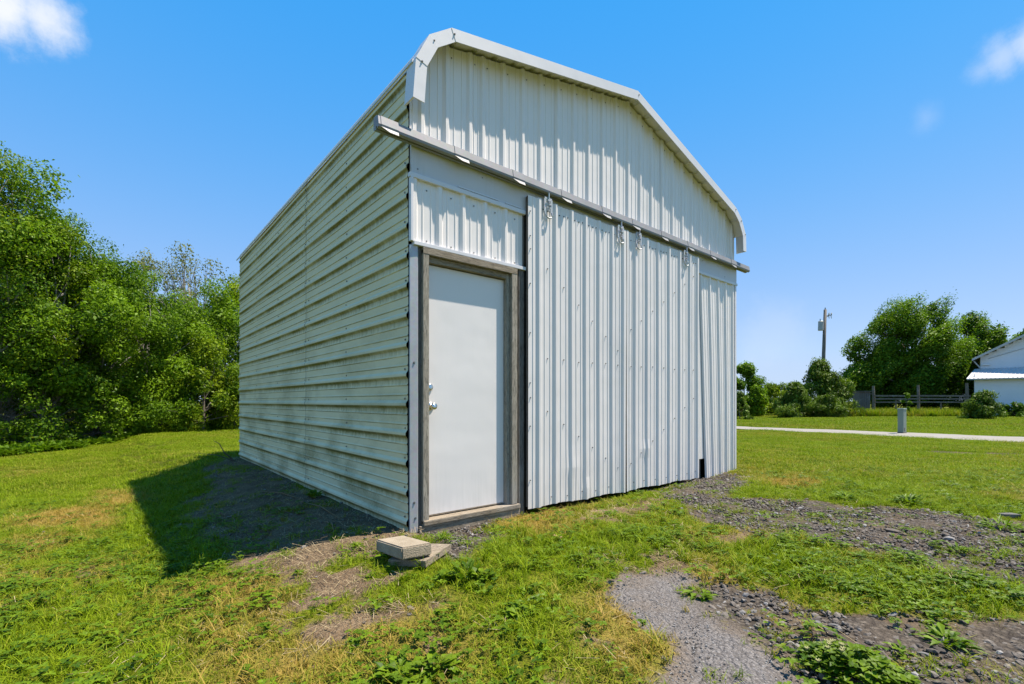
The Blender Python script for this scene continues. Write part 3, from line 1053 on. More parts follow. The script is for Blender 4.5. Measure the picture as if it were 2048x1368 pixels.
def build_sliding():
    y0 = -0.072
    doors = [(1.168, 2.612, [1.303, 1.521, 1.745, 1.954, 2.167, 2.383, 2.580], 0.018, 0.004, 2.895, [1.40, 2.505]),
             (2.622, 4.180, [2.640, 2.798, 3.031, 3.257, 3.495, 3.734, 3.974, 4.165], 0.006, -0.005, 2.90, [2.835, 3.85])]
    for i, (a, b_, ribs, zl, zr, zt, hs) in enumerate(doors):
        d = empty('sliding_door')
        d.parent = shed
        d['label'] = ['left leaf of the ribbed steel sliding door', 'right leaf of the ribbed steel sliding door'][i]
        pts = profile(a, b_, ribs)
        # the foot of the left leaf is bent out a little near its middle
        def pl(u, w, v, i=i):
            dent = 0.0
            if i == 0:
                dent = 0.014 * math.exp(-((u - 1.96) / 0.05) ** 2 - ((w - 0.06) / 0.09) ** 2) + 0.006 * math.exp(-((u - 1.75) / 0.12) ** 2 - ((w - 0.35) / 0.1) ** 2)
            else:
                dent = 0.008 * math.exp(-((u - 3.0) / 0.08) ** 2 - ((w - 0.45) / 0.06) ** 2)
            if i == 0 and u > 2.54:
                u = u - 0.030 * (1 - min(1.0, max(0.0, w) / 2.1)) * (u - 2.54) / 0.072
            gap = 0.012 * (1 - min(1, w / 2.5)) if (i == 0 and u > 2.5) else 0
            return (u, y0 - v - dent - gap, w)
        sh = sheet('door_sheet', pts, lambda u, a=a, b_=b_, zl=zl, zr=zr: zl + (zr - zl) * (u - a) / (b_ - a) + 0.006 * math.sin(u * 9), zt, pl, WHITE2, d, 26, 0.0012, 90 + i)
        fr = MB()
        fr.box(a + 0.004, a + 0.045, y0 + 0.003, y0 + 0.036, 0.03, zt - 0.005)
        fr.box(b_ - 0.095, b_ - 0.055, y0 + 0.003, y0 + 0.036, 0.03, zt - 0.005)
        for z in (0.05, 1.38, zt - 0.05):
            fr.box(a + 0.0455, b_ - 0.0955, y0 + 0.003, y0 + 0.034, z, z + 0.04)
        fr.build('door_frame', WOODD, d)
        ps = []
        n = len(ribs)
        mids = [(ribs[k] + ribs[k + 1]) / 2 for k in range(n - 1)]
        for x in mids:
            for q in (-0.06, 0.0, 0.055):
                ps.append((x + q, y0 - 0.002, zt - 0.085 + random.uniform(-0.006, 0.006)))
            ps.append((x, y0 - 0.002, 1.40 + random.uniform(-0.012, 0.012)))
            ps.append((x + 0.05, y0 - 0.002, 0.08 + random.uniform(-0.01, 0.01)))
        k = 0
        for x in [a + 0.025] + mids:          # a slanting row each way where the brace runs behind
            t = (x - a) / (b_ - a)
            ps.append((x, y0 - 0.002, (2.42 - 0.95 * t) if i == 0 else (1.75 + 0.95 * t)))
            ps.append((x, y0 - 0.002, (1.05 - 0.85 * t) if i == 0 else (0.25 + 0.85 * t)))
        for x in (a + 0.022, b_ - 0.022):
            for z in (0.3, 0.75, 1.2, 1.65, 2.1, 2.5, 2.75):
                ps.append((x, y0 - 0.002, z + random.uniform(-0.03, 0.03)))
        screws(ps, (0, -1, 0), d, 0.0065, 0.009)
        for x in hs:
            hanger(x, y0 - 0.024, 2.885, d)
    # fixed sheet to the right of the doors, its ribs out of plumb
    def shear(u, w, v):
        t = (2.72 - w) / 2.72
        s = (W - u) / (W - 4.2)
        return (u + 0.16 * t * s - 0.0, -0.012 - v - 0.01 * t * s, w)
    ribs = [4.36, 4.60, 4.84, 5.06, 5.28]
    o = sheet('fixed_panel', profile(4.325, W, ribs), -0.06, 2.725, shear, WHITE, shed, 16, 0.0015, 120)
    MB().box(4.13, 4.50, -0.0095, -0.004, 0.22, 2.72).build('backing_sheet', WHITE2, shed)
    MB().box(W - 0.03, W + 0.012, -0.034, -0.004, -0.06, 2.722, 0.003).build('corner_trim', TRIMW, shed)
    MB().box(4.30, 4.42, 0.02, 0.05, -0.08, 0.3, 0.003).build('post', WOODD, shed)


build_sliding()

# ------------------------------------------------------------------ things at the corner
def build_block():
    M = Matrix.Translation((-0.338, -0.560, gz(-0.33, -0.56) + 0.082)) @ Matrix.Rotation(rad(-2), 4, 'Z') @ Matrix.Rotation(rad(-6), 4, 'X') @ Matrix.Rotation(rad(2), 4, 'Y')
    bm = bmesh.new()
    bmesh.ops.create_cube(bm, size=1)
    for v in bm.verts:
        v.co = Vector((v.co.x * 0.198, v.co.y * 0.395, v.co.z * 0.074))
    bmesh.ops.bevel(bm, geom=list(bm.edges), offset=0.008, segments=2, affect='EDGES')
    bmesh.ops.subdivide_edges(bm, edges=[e for e in bm.edges if e.calc_length() > 0.03], cuts=7, use_grid_fill=True)
    r = random.Random(3)
    for v in bm.verts:
        v.co += Vector((r.uniform(-1, 1), r.uniform(-1, 1), r.uniform(-1, 1))) * 0.0003
        v.co = M @ v.co
    m = bpy.data.meshes.new('concrete_block')
    bm.to_mesh(m)
    bm.free()
    tag(new_obj('concrete_block', m, CONC), 'tan concrete block lying on a board at the shed corner', 'block')
    x, y = -0.235, -0.615
    M = Matrix.Translation((x, y, gz(x, y) + 0.022)) @ Matrix.Rotation(rad(28), 4, 'Z') @ Matrix.Rotation(rad(-5), 4, 'X') @ Matrix.Rotation(rad(-3), 4, 'Y')
    o = MB().box(-0.16, 0.15, -0.13, 0.14, -0.021, 0.019, 0.004, M).build('wooden_board', WOODH)
    tag(o, 'short weathered board under the concrete block', 'board')


build_block()


# ------------------------------------------------------------------ vegetation
def quads_mesh(name, V, tint, mats, idx=None):
    """V: (n, 4, 3) quads"""
    n = len(V)
    m = bpy.data.meshes.new(name)
    m.vertices.add(n * 4)
    m.vertices.foreach_set('co', V.astype(np.float32).ravel())
    m.loops.add(n * 4)
    m.loops.foreach_set('vertex_index', np.arange(n * 4, dtype=np.int32))
    m.polygons.add(n)
    m.polygons.foreach_set('loop_start', (np.arange(n) * 4).astype(np.int32))
    a = m.attributes.new('tint', 'FLOAT', 'POINT')
    a.data.foreach_set('value', np.repeat(tint, 4).astype(np.float32))
    for mm in mats:
        m.materials.append(mm)
    if idx is not None:
        m.polygons.foreach_set('material_index', idx.astype(np.int32))
    m.update()
    return m


def unit(a):
    return a / (np.linalg.norm(a, axis=-1, keepdims=True) + 1e-9)


def leaf_quads(c, nrm, L_, W_, rng, along=None):
    """folded diamond leaves"""
    n = len(c)
    r = unit(rng.normal(size=(n, 3)))
    if along is not None:
        r = unit(along + 0.45 * r)
    t = unit(r - nrm * np.sum(r * nrm, -1, keepdims=True))
    b = np.cross(nrm, t)
    L_ = np.asarray(L_)[:, None] * np.ones((n, 1))
    W_ = np.asarray(W_)[:, None] * np.ones((n, 1))
    q = np.empty((n, 4, 3))
    q[:, 0] = c - t * L_ * 0.5
    q[:, 1] = c + b * W_ * 0.5 + nrm * W_ * 0.18 + t * L_ * 0.05
    q[:, 2] = c + t * L_ * 0.5 - nrm * L_ * 0.10
    q[:, 3] = c - b * W_ * 0.5 + nrm * W_ * 0.18 + t * L_ * 0.05
    return q


LEAF_G = m_leaf('foliage_green', (0.042, 0.100, 0.005), (0.200, 0.320, 0.014))
LEAF_Y = m_leaf('foliage_yellow_green', (0.065, 0.125, 0.005), (0.260, 0.340, 0.016))
LEAF_D = m_leaf('foliage_deep', (0.030, 0.075, 0.005), (0.130, 0.230, 0.012))
LEAF_M = m_leaf('foliage_maple', (0.034, 0.086, 0.005), (0.165, 0.275, 0.013))
LEAF_C = m_leaf('foliage_cedar', (0.040, 0.080, 0.008), (0.155, 0.235, 0.022), trans=0.25)
LEAF_P = m_leaf('foliage_pale', (0.10, 0.12, 0.035), (0.26, 0.27, 0.10))
WEED = m_leaf('weed_leaf', (0.040, 0.088, 0.004), (0.165, 0.250, 0.010), trans=0.3)


def tree(name, label, px, D, H, rx, leafmat, n_leaf=20000, leaf=0.09, clumps=70, low=0.12, group=None, bark=None, seed=0, point=1.0, cat='tree',
         ry=None, sparse=1.0, wind=None, spray=0.0, trunk_r=None, cl_r=(0.16, 0.30), limbs=22, inner=0.22, lobes=None):
    """trunk with limbs and a crown of many leaves gathered in clumps; H height, rx crown radius, low: where the crown starts"""
    rng = np.random.default_rng(1000 + seed)
    x, y, z = at_depth(px, D)
    root = empty(name, (x, y, z - 0.05))
    tag(root, label, cat, group)
    ry = ry or rx
    z0, z1 = H * low, H
    # clump centres inside an uneven envelope
    cs = []
    lob = rng.uniform(0, 6.28, 5)
    while len(cs) < clumps:
        if lobes:
            lw = np.array([q[2] ** 2 for q in lobes])
            q = lobes[rng.choice(len(lobes), p=lw / lw.sum())]
            dv = rng.normal(size=3)
            dv *= q[2] * rng.uniform(0.25, 1.0) ** 0.5 / np.linalg.norm(dv)
            cs.append((RGT[0] * (q[0] + dv[0]) + FWD[0] * dv[1], RGT[1] * (q[0] + dv[0]) + FWD[1] * dv[1], max(0.5, q[1] + dv[2])))
            continue
        t = rng.uniform(0.02, 1.0)
        a = rng.uniform(0, 6.283)
        prof = (1 - t ** 2.2) ** 0.55 * (0.72 + 0.28 * min(1, t / 0.3)) if point <= 1 else (1 - t) ** 0.8 * 1.15 * (0.7 + 0.3 * min(1, t / 0.15))
        wob = 1 + 0.18 * math.sin(2 * a + lob[0]) + 0.18 * math.sin(3 * a + lob[1] + 5 * t) + 0.16 * math.sin(9 * t + lob[2] + a)
        r = math.sqrt(rng.uniform(inner, 1.0)) * prof * wob
        cs.append((r * rx * math.cos(a), r * ry * math.sin(a), z0 + (z1 - z0) * t * (0.93 + 0.07 * math.sin(3 * a + lob[3]))))
    cs = np.array(cs)
    size = rx * rng.uniform(cl_r[0], cl_r[1], clumps) * sparse
    w = size ** 2
    k = rng.choice(clumps, n_leaf, p=w / w.sum())
    d = unit(rng.normal(size=(n_leaf, 3)))
    rr = rng.uniform(0.25, 1.0, n_leaf) ** 0.55 * np.exp(rng.normal(0, 0.12, n_leaf))
    off = d * rr[:, None] * size[k][:, None] * np.array([1.0, 1.0, 0.92])
    c = cs[k] + off
    if wind is not None:
        c = c + np.array(wind) * (rr * size[k])[:, None] * np.maximum(0, d[:, 2:3] + 0.5)
    c[:, 2] = np.maximum(c[:, 2], 0.08 + rng.uniform(0, 0.15, n_leaf))
    outw = c - np.array([0, 0, (z0 + z1) / 2 * 0.8])
    nrm = unit(0.6 * d + 0.3 * unit(outw) + np.array([0, 0, 0.22]) + 0.62 * rng.normal(size=(n_leaf, 3)))
    Ls = leaf * np.exp(rng.normal(0, 0.30, n_leaf)) * rng.uniform(0.75, 1.3, clumps)[k]
    al = None
    if spray > 0:
        al = unit(0.6 * d + np.array([0, 0, 0.8]) * spray + 0.35 * unit(outw))
    elif wind is not None:
        al = np.tile(np.array(wind) + np.array([0, 0, 0.1]), (n_leaf, 1)) + 0.5 * d
    V = leaf_quads(c, nrm, Ls, Ls * (0.52 if spray == 0 else 0.30), rng, al)
    tint = np.clip(rng.normal(0.45, 0.22, n_leaf) + rng.normal(0, 0.20, clumps)[k], 0, 1)
    new_obj('crown', quads_mesh('crown', V, tint, [leafmat]), None, root)
    # trunk and limbs
    mb = MB()
    tr = trunk_r or max(0.03, H * 0.016)
    top = Vector((rng.normal(0, 0.03) * H, rng.normal(0, 0.03) * H, H * 0.80))
    mid = Vector((rng.normal(0, 0.02) * H, rng.normal(0, 0.02) * H, H * 0.40))
    tp = [Vector((0, 0, -0.15)), Vector((0, 0, 0.12)), mid * 0.5 + Vector((0.02, 0.01, 0)), mid, (mid + top) / 2 + Vector((0.03, -0.02, 0)) * H * 0.3, top]
    mb.tube(tp, [tr * 1.5, tr * 1.1, tr * 0.9, tr * 0.7, tr * 0.42, tr * 0.12], 8)
    for j in rng.choice(clumps, min(limbs, clumps), replace=False):
        e = Vector(cs[j])
        s = min(0.85, max(0.12, (e.z / H) * 0.62))
        q = s * (len(tp) - 2) + 1
        i = min(int(q), len(tp) - 2)
        b0 = tp[i].lerp(tp[i + 1], q - i)
        m1 = b0.lerp(e, 0.45) + Vector((rng.normal(0, 0.05), rng.normal(0, 0.05), rng.uniform(-0.02, 0.08))) * H * 0.5
        r0 = tr * (0.5 - 0.35 * s)
        mb.tube([b0, m1, e], [r0, r0 * 0.6, r0 * 0.18], 5, False)
        for _ in range(2):
            e2 = e + Vector(rng.normal(0, 1, 3)).normalized() * float(size[j]) * 0.75
            mb.tube([m1.lerp(e, 0.5), e2], [r0 * 0.35, r0 * 0.1], 4, False)
    mb.build('trunk', bark or BARK, root, True, fix=False)
    return root


GL = 'trees of the overgrown belt beside the lawn'
left = [
    ('leafy_tree', 'tallest leafy tree at the left edge of the photo, its top cut by the frame', -85, 16.5, 12.0, 3.5, LEAF_G, 36000, 0.10, 75, 0.22),
    ('leafy_tree', 'tall tree with a broken sloping crown near the left edge', 25, 17.5, 10.4, 2.6, LEAF_Y, 36000, 0.095, 60, 0.26),
    ('leafy_tree', 'second tall leafy tree from the left edge of the photo', 105, 18.0, 8.8, 2.6, LEAF_G, 38000, 0.095, 60, 0.24),
    ('leafy_tree', 'bushy green tree in the middle of the tree belt', 195, 19.5, 7.9, 2.6, LEAF_G, 36000, 0.095, 58, 0.22),
    ('leafy_tree', 'rounded green tree standing in front of the bare-twigged tree', 300, 21.0, 6.9, 2.7, LEAF_G, 34000, 0.095, 56, 0.20),
    ('leafy_tree', 'dark green tree right of the bare-twigged tree, nearest the shed', 410, 23.5, 7.2, 2.7, LEAF_G, 30000, 0.105, 56, 0.14),
    ('leafy_tree', 'yellow-green tree just showing behind the back corner of the shed', 480, 27.0, 8.6, 2.7, LEAF_Y, 22000, 0.12, 65, 0.05),
    ('leafy_tree', 'high deep green tree behind the front row at far left', 60, 23.0, 11.0, 3.3, LEAF_D, 26000, 0.13, 80, 0.0),
    ('leafy_tree', 'deep green tree behind the middle of the tree belt', 165, 24.5, 9.6, 3.1, LEAF_D, 24000, 0.13, 75, 0.0),
    ('leafy_tree', 'deep green tree in the back row below the bare twigs', 265, 26.0, 8.2, 3.1, LEAF_D, 22000, 0.13, 70, 0.0),
    ('leafy_tree', 'deep green back-row tree close to the shed', 370, 29.0, 7.6, 3.2, LEAF_D, 18000, 0.14, 65, 0.0),
    ('leafy_tree', 'dark tree in the back row behind the left edge of the photo', -60, 24.0, 9.5, 3.6, LEAF_D, 20000, 0.14, 65, 0.0),
]
for i, t in enumerate(left):
    nm, lb, px, D, H, rx, lm, nl, ls, cl, lo = t
    tree(nm, lb, px, D, H, rx, lm, nl, ls, cl, lo, GL, BARKG if i < 6 else None, seed=i, limbs=30)
tree('half_dead_tree', 'half-dead tree with bare grey twigs above the green tree belt', 385, 27.0, 10.0, 3.0, LEAF_P, 5000, 0.10, 80, 0.42, GL, BARKG, 60, sparse=0.8, limbs=70, trunk_r=0.16)
tree('half_dead_tree', 'smaller thin-leaved tree left of the half-dead tree', 290, 28.0, 10.0, 2.2, LEAF_P, 5500, 0.10, 50, 0.5, GL, BARKG, 61, sparse=0.9, limbs=45, trunk_r=0.12)
GS = 'shrubs at the foot of the tree belt'
shr = [('sprawling shrub in front of the dark gap in the belt', 322, 20.6, 2.0, 1.5, LEAF_G, 0.09),
       ('bright yellow-green shrub beside the shed, the taller one', 405, 21.3, 4.2, 1.8, LEAF_Y, 0.10),
       ('bright yellow-green shrub touching the back corner of the shed in the photo', 468, 22.5, 2.9, 1.6, LEAF_Y, 0.10)]
for i, (lb, px, D, H, rx, lm, ls) in enumerate(shr):
    tree('shrub', lb, px, D, H, rx, lm, 13000, ls, 32, 0.02, GS, seed=80 + i, cat='shrub', cl_r=(0.2, 0.36), limbs=14)
thick = [('twiggy dark thicket under the tree at the left edge', -10, 16.4, 3.2), ('twiggy thicket under the second tall tree', 85, 17.4, 3.4),
         ('twiggy thicket under the middle of the tree belt', 185, 18.8, 3.2), ('twiggy thicket left of the sprawling shrub', 265, 20.2, 3.0)]
for i, (lb, px, D, H) in enumerate(thick):
    tree('thicket', lb, px, D, H, 1.7, LEAF_G, 9000, 0.085, 60, 0.04, 'thickets in the shade of the tree belt', BARK, seed=95 + i, cat='thicket', sparse=0.9, limbs=60, trunk_r=0.05)

# right background
big = tree('maple_tree', 'huge wind-blown tree standing behind the rail fence', 1822, 47, 10.6, 7.6, LEAF_M, 125000, 0.18, 190, 0.0, None, None, 100, wind=(0.6, -0.5, 0.45), trunk_r=0.34, limbs=40, cl_r=(0.07, 0.15), inner=0.04,
           lobes=[(-4.3, 6.0, 2.0), (-1.9, 8.8, 2.0), (1.5, 9.3, 1.9), (3.8, 7.2, 1.5), (0.6, 5.6, 3.4), (-3.3, 3.4, 2.6), (3.6, 3.0, 2.4), (-6.0, 2.9, 1.2), (0.0, 2.6, 2.8)])
tree('maple_tree', 'narrower wind-blown tree between the huge tree and the white house', 1945, 50, 10.6, 4.2, LEAF_M, 46000, 0.18, 80, 0.0, None, None, 101, wind=(0.6, -0.5, 0.45), trunk_r=0.26, cl_r=(0.11, 0.24), inner=0.04,
     lobes=[(-0.5, 9.0, 1.2), (1.2, 6.8, 1.6), (-1.3, 5.5, 2.0), (0.6, 3.3, 2.2), (2.0, 7.6, 0.7)])
tree('maple_tree', 'treetop showing above the white house roof', 2078, 62, 11.4, 3.4, LEAF_M, 14000, 0.28, 50, 0.2, None, None, 102, wind=(0.45, -0.38, 0.25))
tree('cedar_tree', 'bushy cedar that hides the foot of the utility pole', 1640, 39, 4.6, 2.5, LEAF_C, 24000, 0.19, 70, 0.02, None, None, 110, point=1.6, spray=1.0)
tree('cedar_tree', 'lower cedar left of the utility pole', 1590, 38, 3.0, 1.7, LEAF_C, 16000, 0.18, 60, 0.02, None, None, 111, point=1.6, spray=1.0, cat='tree')
GB = 'shrubs on the far lawn'
tree('shrub', 'round dark shrub in front of the utility pole', 1658, 36, 1.75, 1.05, LEAF_C, 8000, 0.14, 35, 0.0, GB, None, 112, cat='shrub', cl_r=(0.22, 0.4), limbs=8, spray=0.6)
tree('shrub', 'pointed juniper on the lawn before the white house', 1966, 32.5, 1.95, 1.3, LEAF_C, 10000, 0.15, 40, 0.0, GB, None, 113, cat='shrub', point=1.6, spray=1.2, cl_r=(0.2, 0.36), limbs=8)
tree('shrub', 'dark juniper beside the right-hand corner of the shed', 1480, 35, 2.0, 1.0, LEAF_C, 7000, 0.14, 30, 0.0, GB, None, 114, cat='shrub', point=1.6, spray=1.0, limbs=6)
tree('leafy_tree', 'small leafy tree next to the right-hand edge of the shed', 1488, 43, 4.5, 2.2, LEAF_G, 22000, 0.17, 70, 0.02, None, None, 115)
tree('shrub', 'yellow-green shrub between the small tree and the cedars', 1550, 46, 3.0, 2.2, LEAF_Y, 14000, 0.17, 50, 0.02, GB, None, 116, cat='shrub', limbs=8)
tree('shrub', 'dark low shrub along the white house wall', 2040, 37.0, 1.1, 1.1, LEAF_D, 4000, 0.14, 24, 0.0, GB, None, 117, cat='shrub', limbs=5)
tree('sapling', 'thin sapling growing against the middle of the fence', 1815, 38.5, 1.9, 0.5, LEAF_G, 1200, 0.14, 16, 0.1, None, None, 118, cat='sapling', limbs=5)


# ------------------------------------------------------------------ right background: pole, fence, house, pedestal
def build_pole():
    x, y, z = at_depth(1643, 41)
    root = empty('utility_pole', (x, y, z), math.atan2(RGT[1], RGT[0]))
    tag(root, 'leaning wooden utility pole with a transformer can', 'utility pole')
    H = 41 * (HY - 617) / FPX + 1.2
    wood = m_wood('pole_wood', (0.10, 0.085, 0.07), (0.20, 0.175, 0.15), stretch=(8, 8, 0.6))
    lean = 0.32
    P = lambda h, dx=0, dy=0: (lean * h / H + dx, dy, h)
    MB().tube([P(-0.3), P(3), P(6), P(H)], [0.17, 0.155, 0.135, 0.115], 12).build('pole', wood, root, True)
    can = m_galv('transformer_grey', (0.36, 0.38, 0.38), 0.45, 0.2)
    hz = 41 * (HY - 659) / FPX + 1.2
    c = MB()
    pts = [P(hz, -0.36, -0.05), P(hz + 0.03, -0.36, -0.05), P(hz + 0.72, -0.36, -0.05), P(hz + 0.76, -0.36, -0.05), P(hz + 0.82, -0.36, -0.05)]
    c.tube(pts, [0.19, 0.21, 0.21, 0.225, 0.14], 14)
    t = c.build('transformer', can, root)
    MB().tube([P(hz + 0.8, -0.42, -0.05), P(hz + 1.0, -0.44, -0.05)], [0.05, 0.03], 8).build('bushing', can, t)
    MB().box(lean * hz / H - 0.2, lean * hz / H - 0.05, -0.04, 0.04, hz + 0.5, hz + 0.56).build('bracket', can, root)
    a = MB()
    a.tube([P(H - 0.55), P(H - 0.5, 0.55)], [0.035, 0.03], 6)
    a.tube([P(H - 0.75, 0.02), P(H - 0.5, 0.35)], [0.02, 0.02], 5)
    a.build('cutout_arm', wood, root)
    for dx in (0.32, 0.52):
        m = MB()
        m.tube([P(H - 0.52, dx), P(H - 0.34, dx + 0.03), P(H - 0.28, dx + 0.06)], [0.05, 0.06, 0.03], 8)
        m.tube([P(H - 0.56, dx), P(H - 0.78, dx + 0.05)], [0.035, 0.02], 6)
        m.build('insulator', can, root)
    MB().tube([P(H), P(H + 0.16)], [0.05, 0.05], 8).build('top_insulator', can, root)


build_pole()
RZ = math.atan2(RGT[1], RGT[0])


def build_fence():
    D = 40.0
    x0, y0, z0 = at_depth(1747, D)
    root = empty('rail_fence', (x0, y0, -0.2), RZ)
    tag(root, 'weathered wooden rail fence with tall posts beside the white house', 'fence')
    u = lambda px: (px - 1747) * D / FPX
    zz = lambda py: (HY - py) * D / FPX + 1.2
    w = m_wood('fence_wood', (0.12, 0.095, 0.07), (0.22, 0.185, 0.145), stretch=(1.5, 1.5, 3))
    for px, top, r in ((1747, 772, 0.11), (1836.5, 770, 0.10), (1934, 766, 0.12)):
        MB().tube([(u(px), 0, -0.3), (u(px) + 0.02, 0, 1.2), (u(px) - 0.02, 0, zz(top))], [r * 1.1, r, r * 0.9], 9).build('post', w, root)
    for px, top in ((1793, 800), (1883, 806)):
        MB().tube([(u(px), 0.05, -0.3), (u(px), 0.05, zz(top))], [0.07, 0.06], 8).build('post', w, root)
    for i, (py, h) in enumerate(((791.7, 0.13), (797.7, 0.12), (804.2, 0.10))):
        for a, b_ in ((1747, 1836.5), (1836.5, 1938)):
            dz = random.uniform(-0.03, 0.03)
            z = zz(py)
            M = Matrix.Translation(((u(a) + u(b_)) / 2, -0.14, z)) @ Matrix.Rotation(random.uniform(-0.008, 0.008), 4, 'Y')
            ln = u(b_) - u(a)
            MB().box(-ln / 2 + 0.01, ln / 2 - 0.01, -0.025, 0.025, -h / 2, h / 2, 0, M).build('rail', w, root)
    # an old board hutch at the left end
    x1, y1, z1 = at_depth(1729, 42.5)
    h = empty('board_hutch', (x1, y1, -0.2), RZ)
    tag(h, 'small dark board hutch at the left end of the rail fence', 'hutch')
    for k in range(6):
        MB().box(-0.5 + k * 0.17, -0.5 + k * 0.17 + 0.15, -0.02, 0.02, 0.25 if k in (2, 3) else -0.1, 2.05 + 0.03 * (k % 2)).build('board', WOODD, h)
    MB().box(-0.6, 0.6, -0.15, 0.9, 2.09, 2.14).build('roof', WOODD, h)
    MB().box(-0.5, -0.46, 0.021, 0.8, -0.1, 2.08).build('side_wall', WOODD, h)
    MB().box(0.48, 0.52, 0.021, 0.8, -0.1, 2.08).build('side_wall', WOODD, h)
    x2, y2, z2 = at_depth(1692, 41)
    # low far wall of a pale building on the horizon
    return


build_fence()


def build_house():
    D = 40.0
    x0, y0, z0 = at_depth(1949, D)
    root = empty('white_house', (x0, y0, -0.2), RZ - rad(43.5))
    tag(root, 'white clapboard house with a metal-roofed lean-to at the right edge', 'house')
    sid = m_plain('white_clapboard', (0.70, 0.70, 0.72), 0.6, 0, 0.06, 1.2)
    rf = m_galv('pale_roof_metal', (0.58, 0.57, 0.57), 0.45, 0.2)
    shg = m_plain('grey_shingle', (0.17, 0.17, 0.18), 0.9, 0, 0.25, 6)
    trm = m_plain('grey_fascia', (0.42, 0.42, 0.42), 0.6)
    k = D / FPX

    def clap(x0_, x1_, y_, z0_, ztop, name):
        V, Fs = [], []
        n = max(1, int((max(ztop(x0_), ztop(x1_), ztop((x0_ + x1_) / 2)) - z0_) / 0.125))
        xs = [x0_ + (x1_ - x0_) * i / 24 for i in range(25)]
        for j in range(n + 1):
            za, zb = z0_ + 0.125 * j, z0_ + 0.125 * (j + 1)
            for i in range(24):
                t0, t1 = ztop(xs[i]), ztop(xs[i + 1])
                if min(t0, t1) <= za:
                    continue
                b0, b1 = min(zb, t0), min(zb, t1)
                q = len(V)
                V.extend([(xs[i], y_ - 0.024, za), (xs[i + 1], y_ - 0.024, za), (xs[i + 1], y_ - 0.004, b1), (xs[i], y_ - 0.004, b0),
                          (xs[i], y_ - 0.004, za), (xs[i + 1], y_ - 0.004, za)])
                Fs.extend([(q, q + 1, q + 2, q + 3), (q, q + 4, q + 5, q + 1)])
        return new_obj(name, mesh_from(name, V, Fs), sid, root)

    WL = 14.0
    eave = (HY - 757) * k + 1.2
    clap(0.0, WL, 0.0, -0.1, lambda x: eave - 0.02, 'lean_to_wall')
    MB().box(0.0, 0.10, -0.034, 0.05, -0.1, eave - 0.03).build('corner_board', sid, root)
    MB().box(0.0, 0.02, 0.06, 2.5, -0.1, eave + 0.4).build('end_wall', sid, root)
    # lean-to roof: ribbed sheet rising to the house wall
    zt = (HY - 738) * (D + 1.8) / FPX + 1.2
    V, Fs = [], []
    xs, hs = [], []
    x = -0.5
    while x < WL + 0.4:
        xs += [x, x + 0.17, x + 0.19, x + 0.22, x + 0.24]
        hs += [0, 0, 0.03, 0.03, 0]
        x += 0.25
    n = len(xs)
    for yy, zz in ((-0.4, eave - 0.02), (1.6, eave + (zt - eave) * 0.7), (2.45, zt)):
        V += [(a + 0.55 * (yy + 0.4) / 2.9, yy, zz + h) for a, h in zip(xs, hs)]
    for j in range(2):
        for i in range(n - 1):
            a = j * n + i
            Fs.append((a, a + 1, a + n + 1, a + n))
    lr = new_obj('lean_to_roof', mesh_from('lean_to_roof', V, Fs), rf, root)
    MB().box(-0.45, WL, -0.405, -0.375, eave - 0.12, eave - 0.025).build('fascia', trm, lr)
    # main gable wall and roof
    uw = 0.40
    ze = (HY - 718) * (D + 1.8) / FPX + 1.2
    xe = -0.12
    sl = 0.60
    xr = xe + 6.4
    zr = lambda q: ze + sl * (q - xe) if q < xr else ze + sl * (2 * xr - xe - q)
    clap(uw, 2 * xr - uw, 2.5, 3.0, lambda q: zr(q) - 0.10, 'gable_wall')
    MB().box(uw, uw + 0.02, 2.53, 12, -0.1, zr(uw) - 0.1).build('end_wall', sid, root)
    rfm = MB()
    for s in (0, 1):
        p = [(xe, ze), (xr, zr(xr)), (xr, zr(xr) - 0.14), (xe, ze - 0.14)]
        if s:
            p = [(2 * xr - a, b_) for a, b_ in p]
        rfm.prism(p, lambda q, a: (q[0], a, q[1]), 1.95, 12.4)
    mr = rfm.build('roof', shg, root)
    for s in (0, 1):
        p = [(xe - 0.02, ze + 0.0), (xr, zr(xr) + 0.01), (xr, zr(xr) - 0.2), (xe - 0.02, ze - 0.2)]
        if s:
            p = [(2 * xr - a, b_) for a, b_ in p]
        MB().prism(p, lambda q, a: (q[0], a, q[1]), 1.90, 1.945).build('rake_board', trm, mr)
    # downspout elbow and a small light box under the eave
    MB().tube([(xe + 0.1, 2.3, ze - 0.2), (uw - 0.05, 2.42, ze - 0.75), (uw - 0.05, 2.42, zt + 0.05)], [0.05, 0.05, 0.05], 6).build('downspout', trm, root)
    MB().box(uw + 0.1, uw + 0.6, 2.30, 2.46, zt + 0.30, zt + 0.42).build('floodlight', sid, root)
    ww = MB()
    ww.tube([(uw + 0.5, 2.44, 4.9), (uw + 2.2, 2.44, 5.5), (uw + 2.6, 2.44, 5.65), (uw + 4.4, 2.44, 5.9)], [0.02] * 4, 5)
    ww.build('cable', trm, root)


build_house()


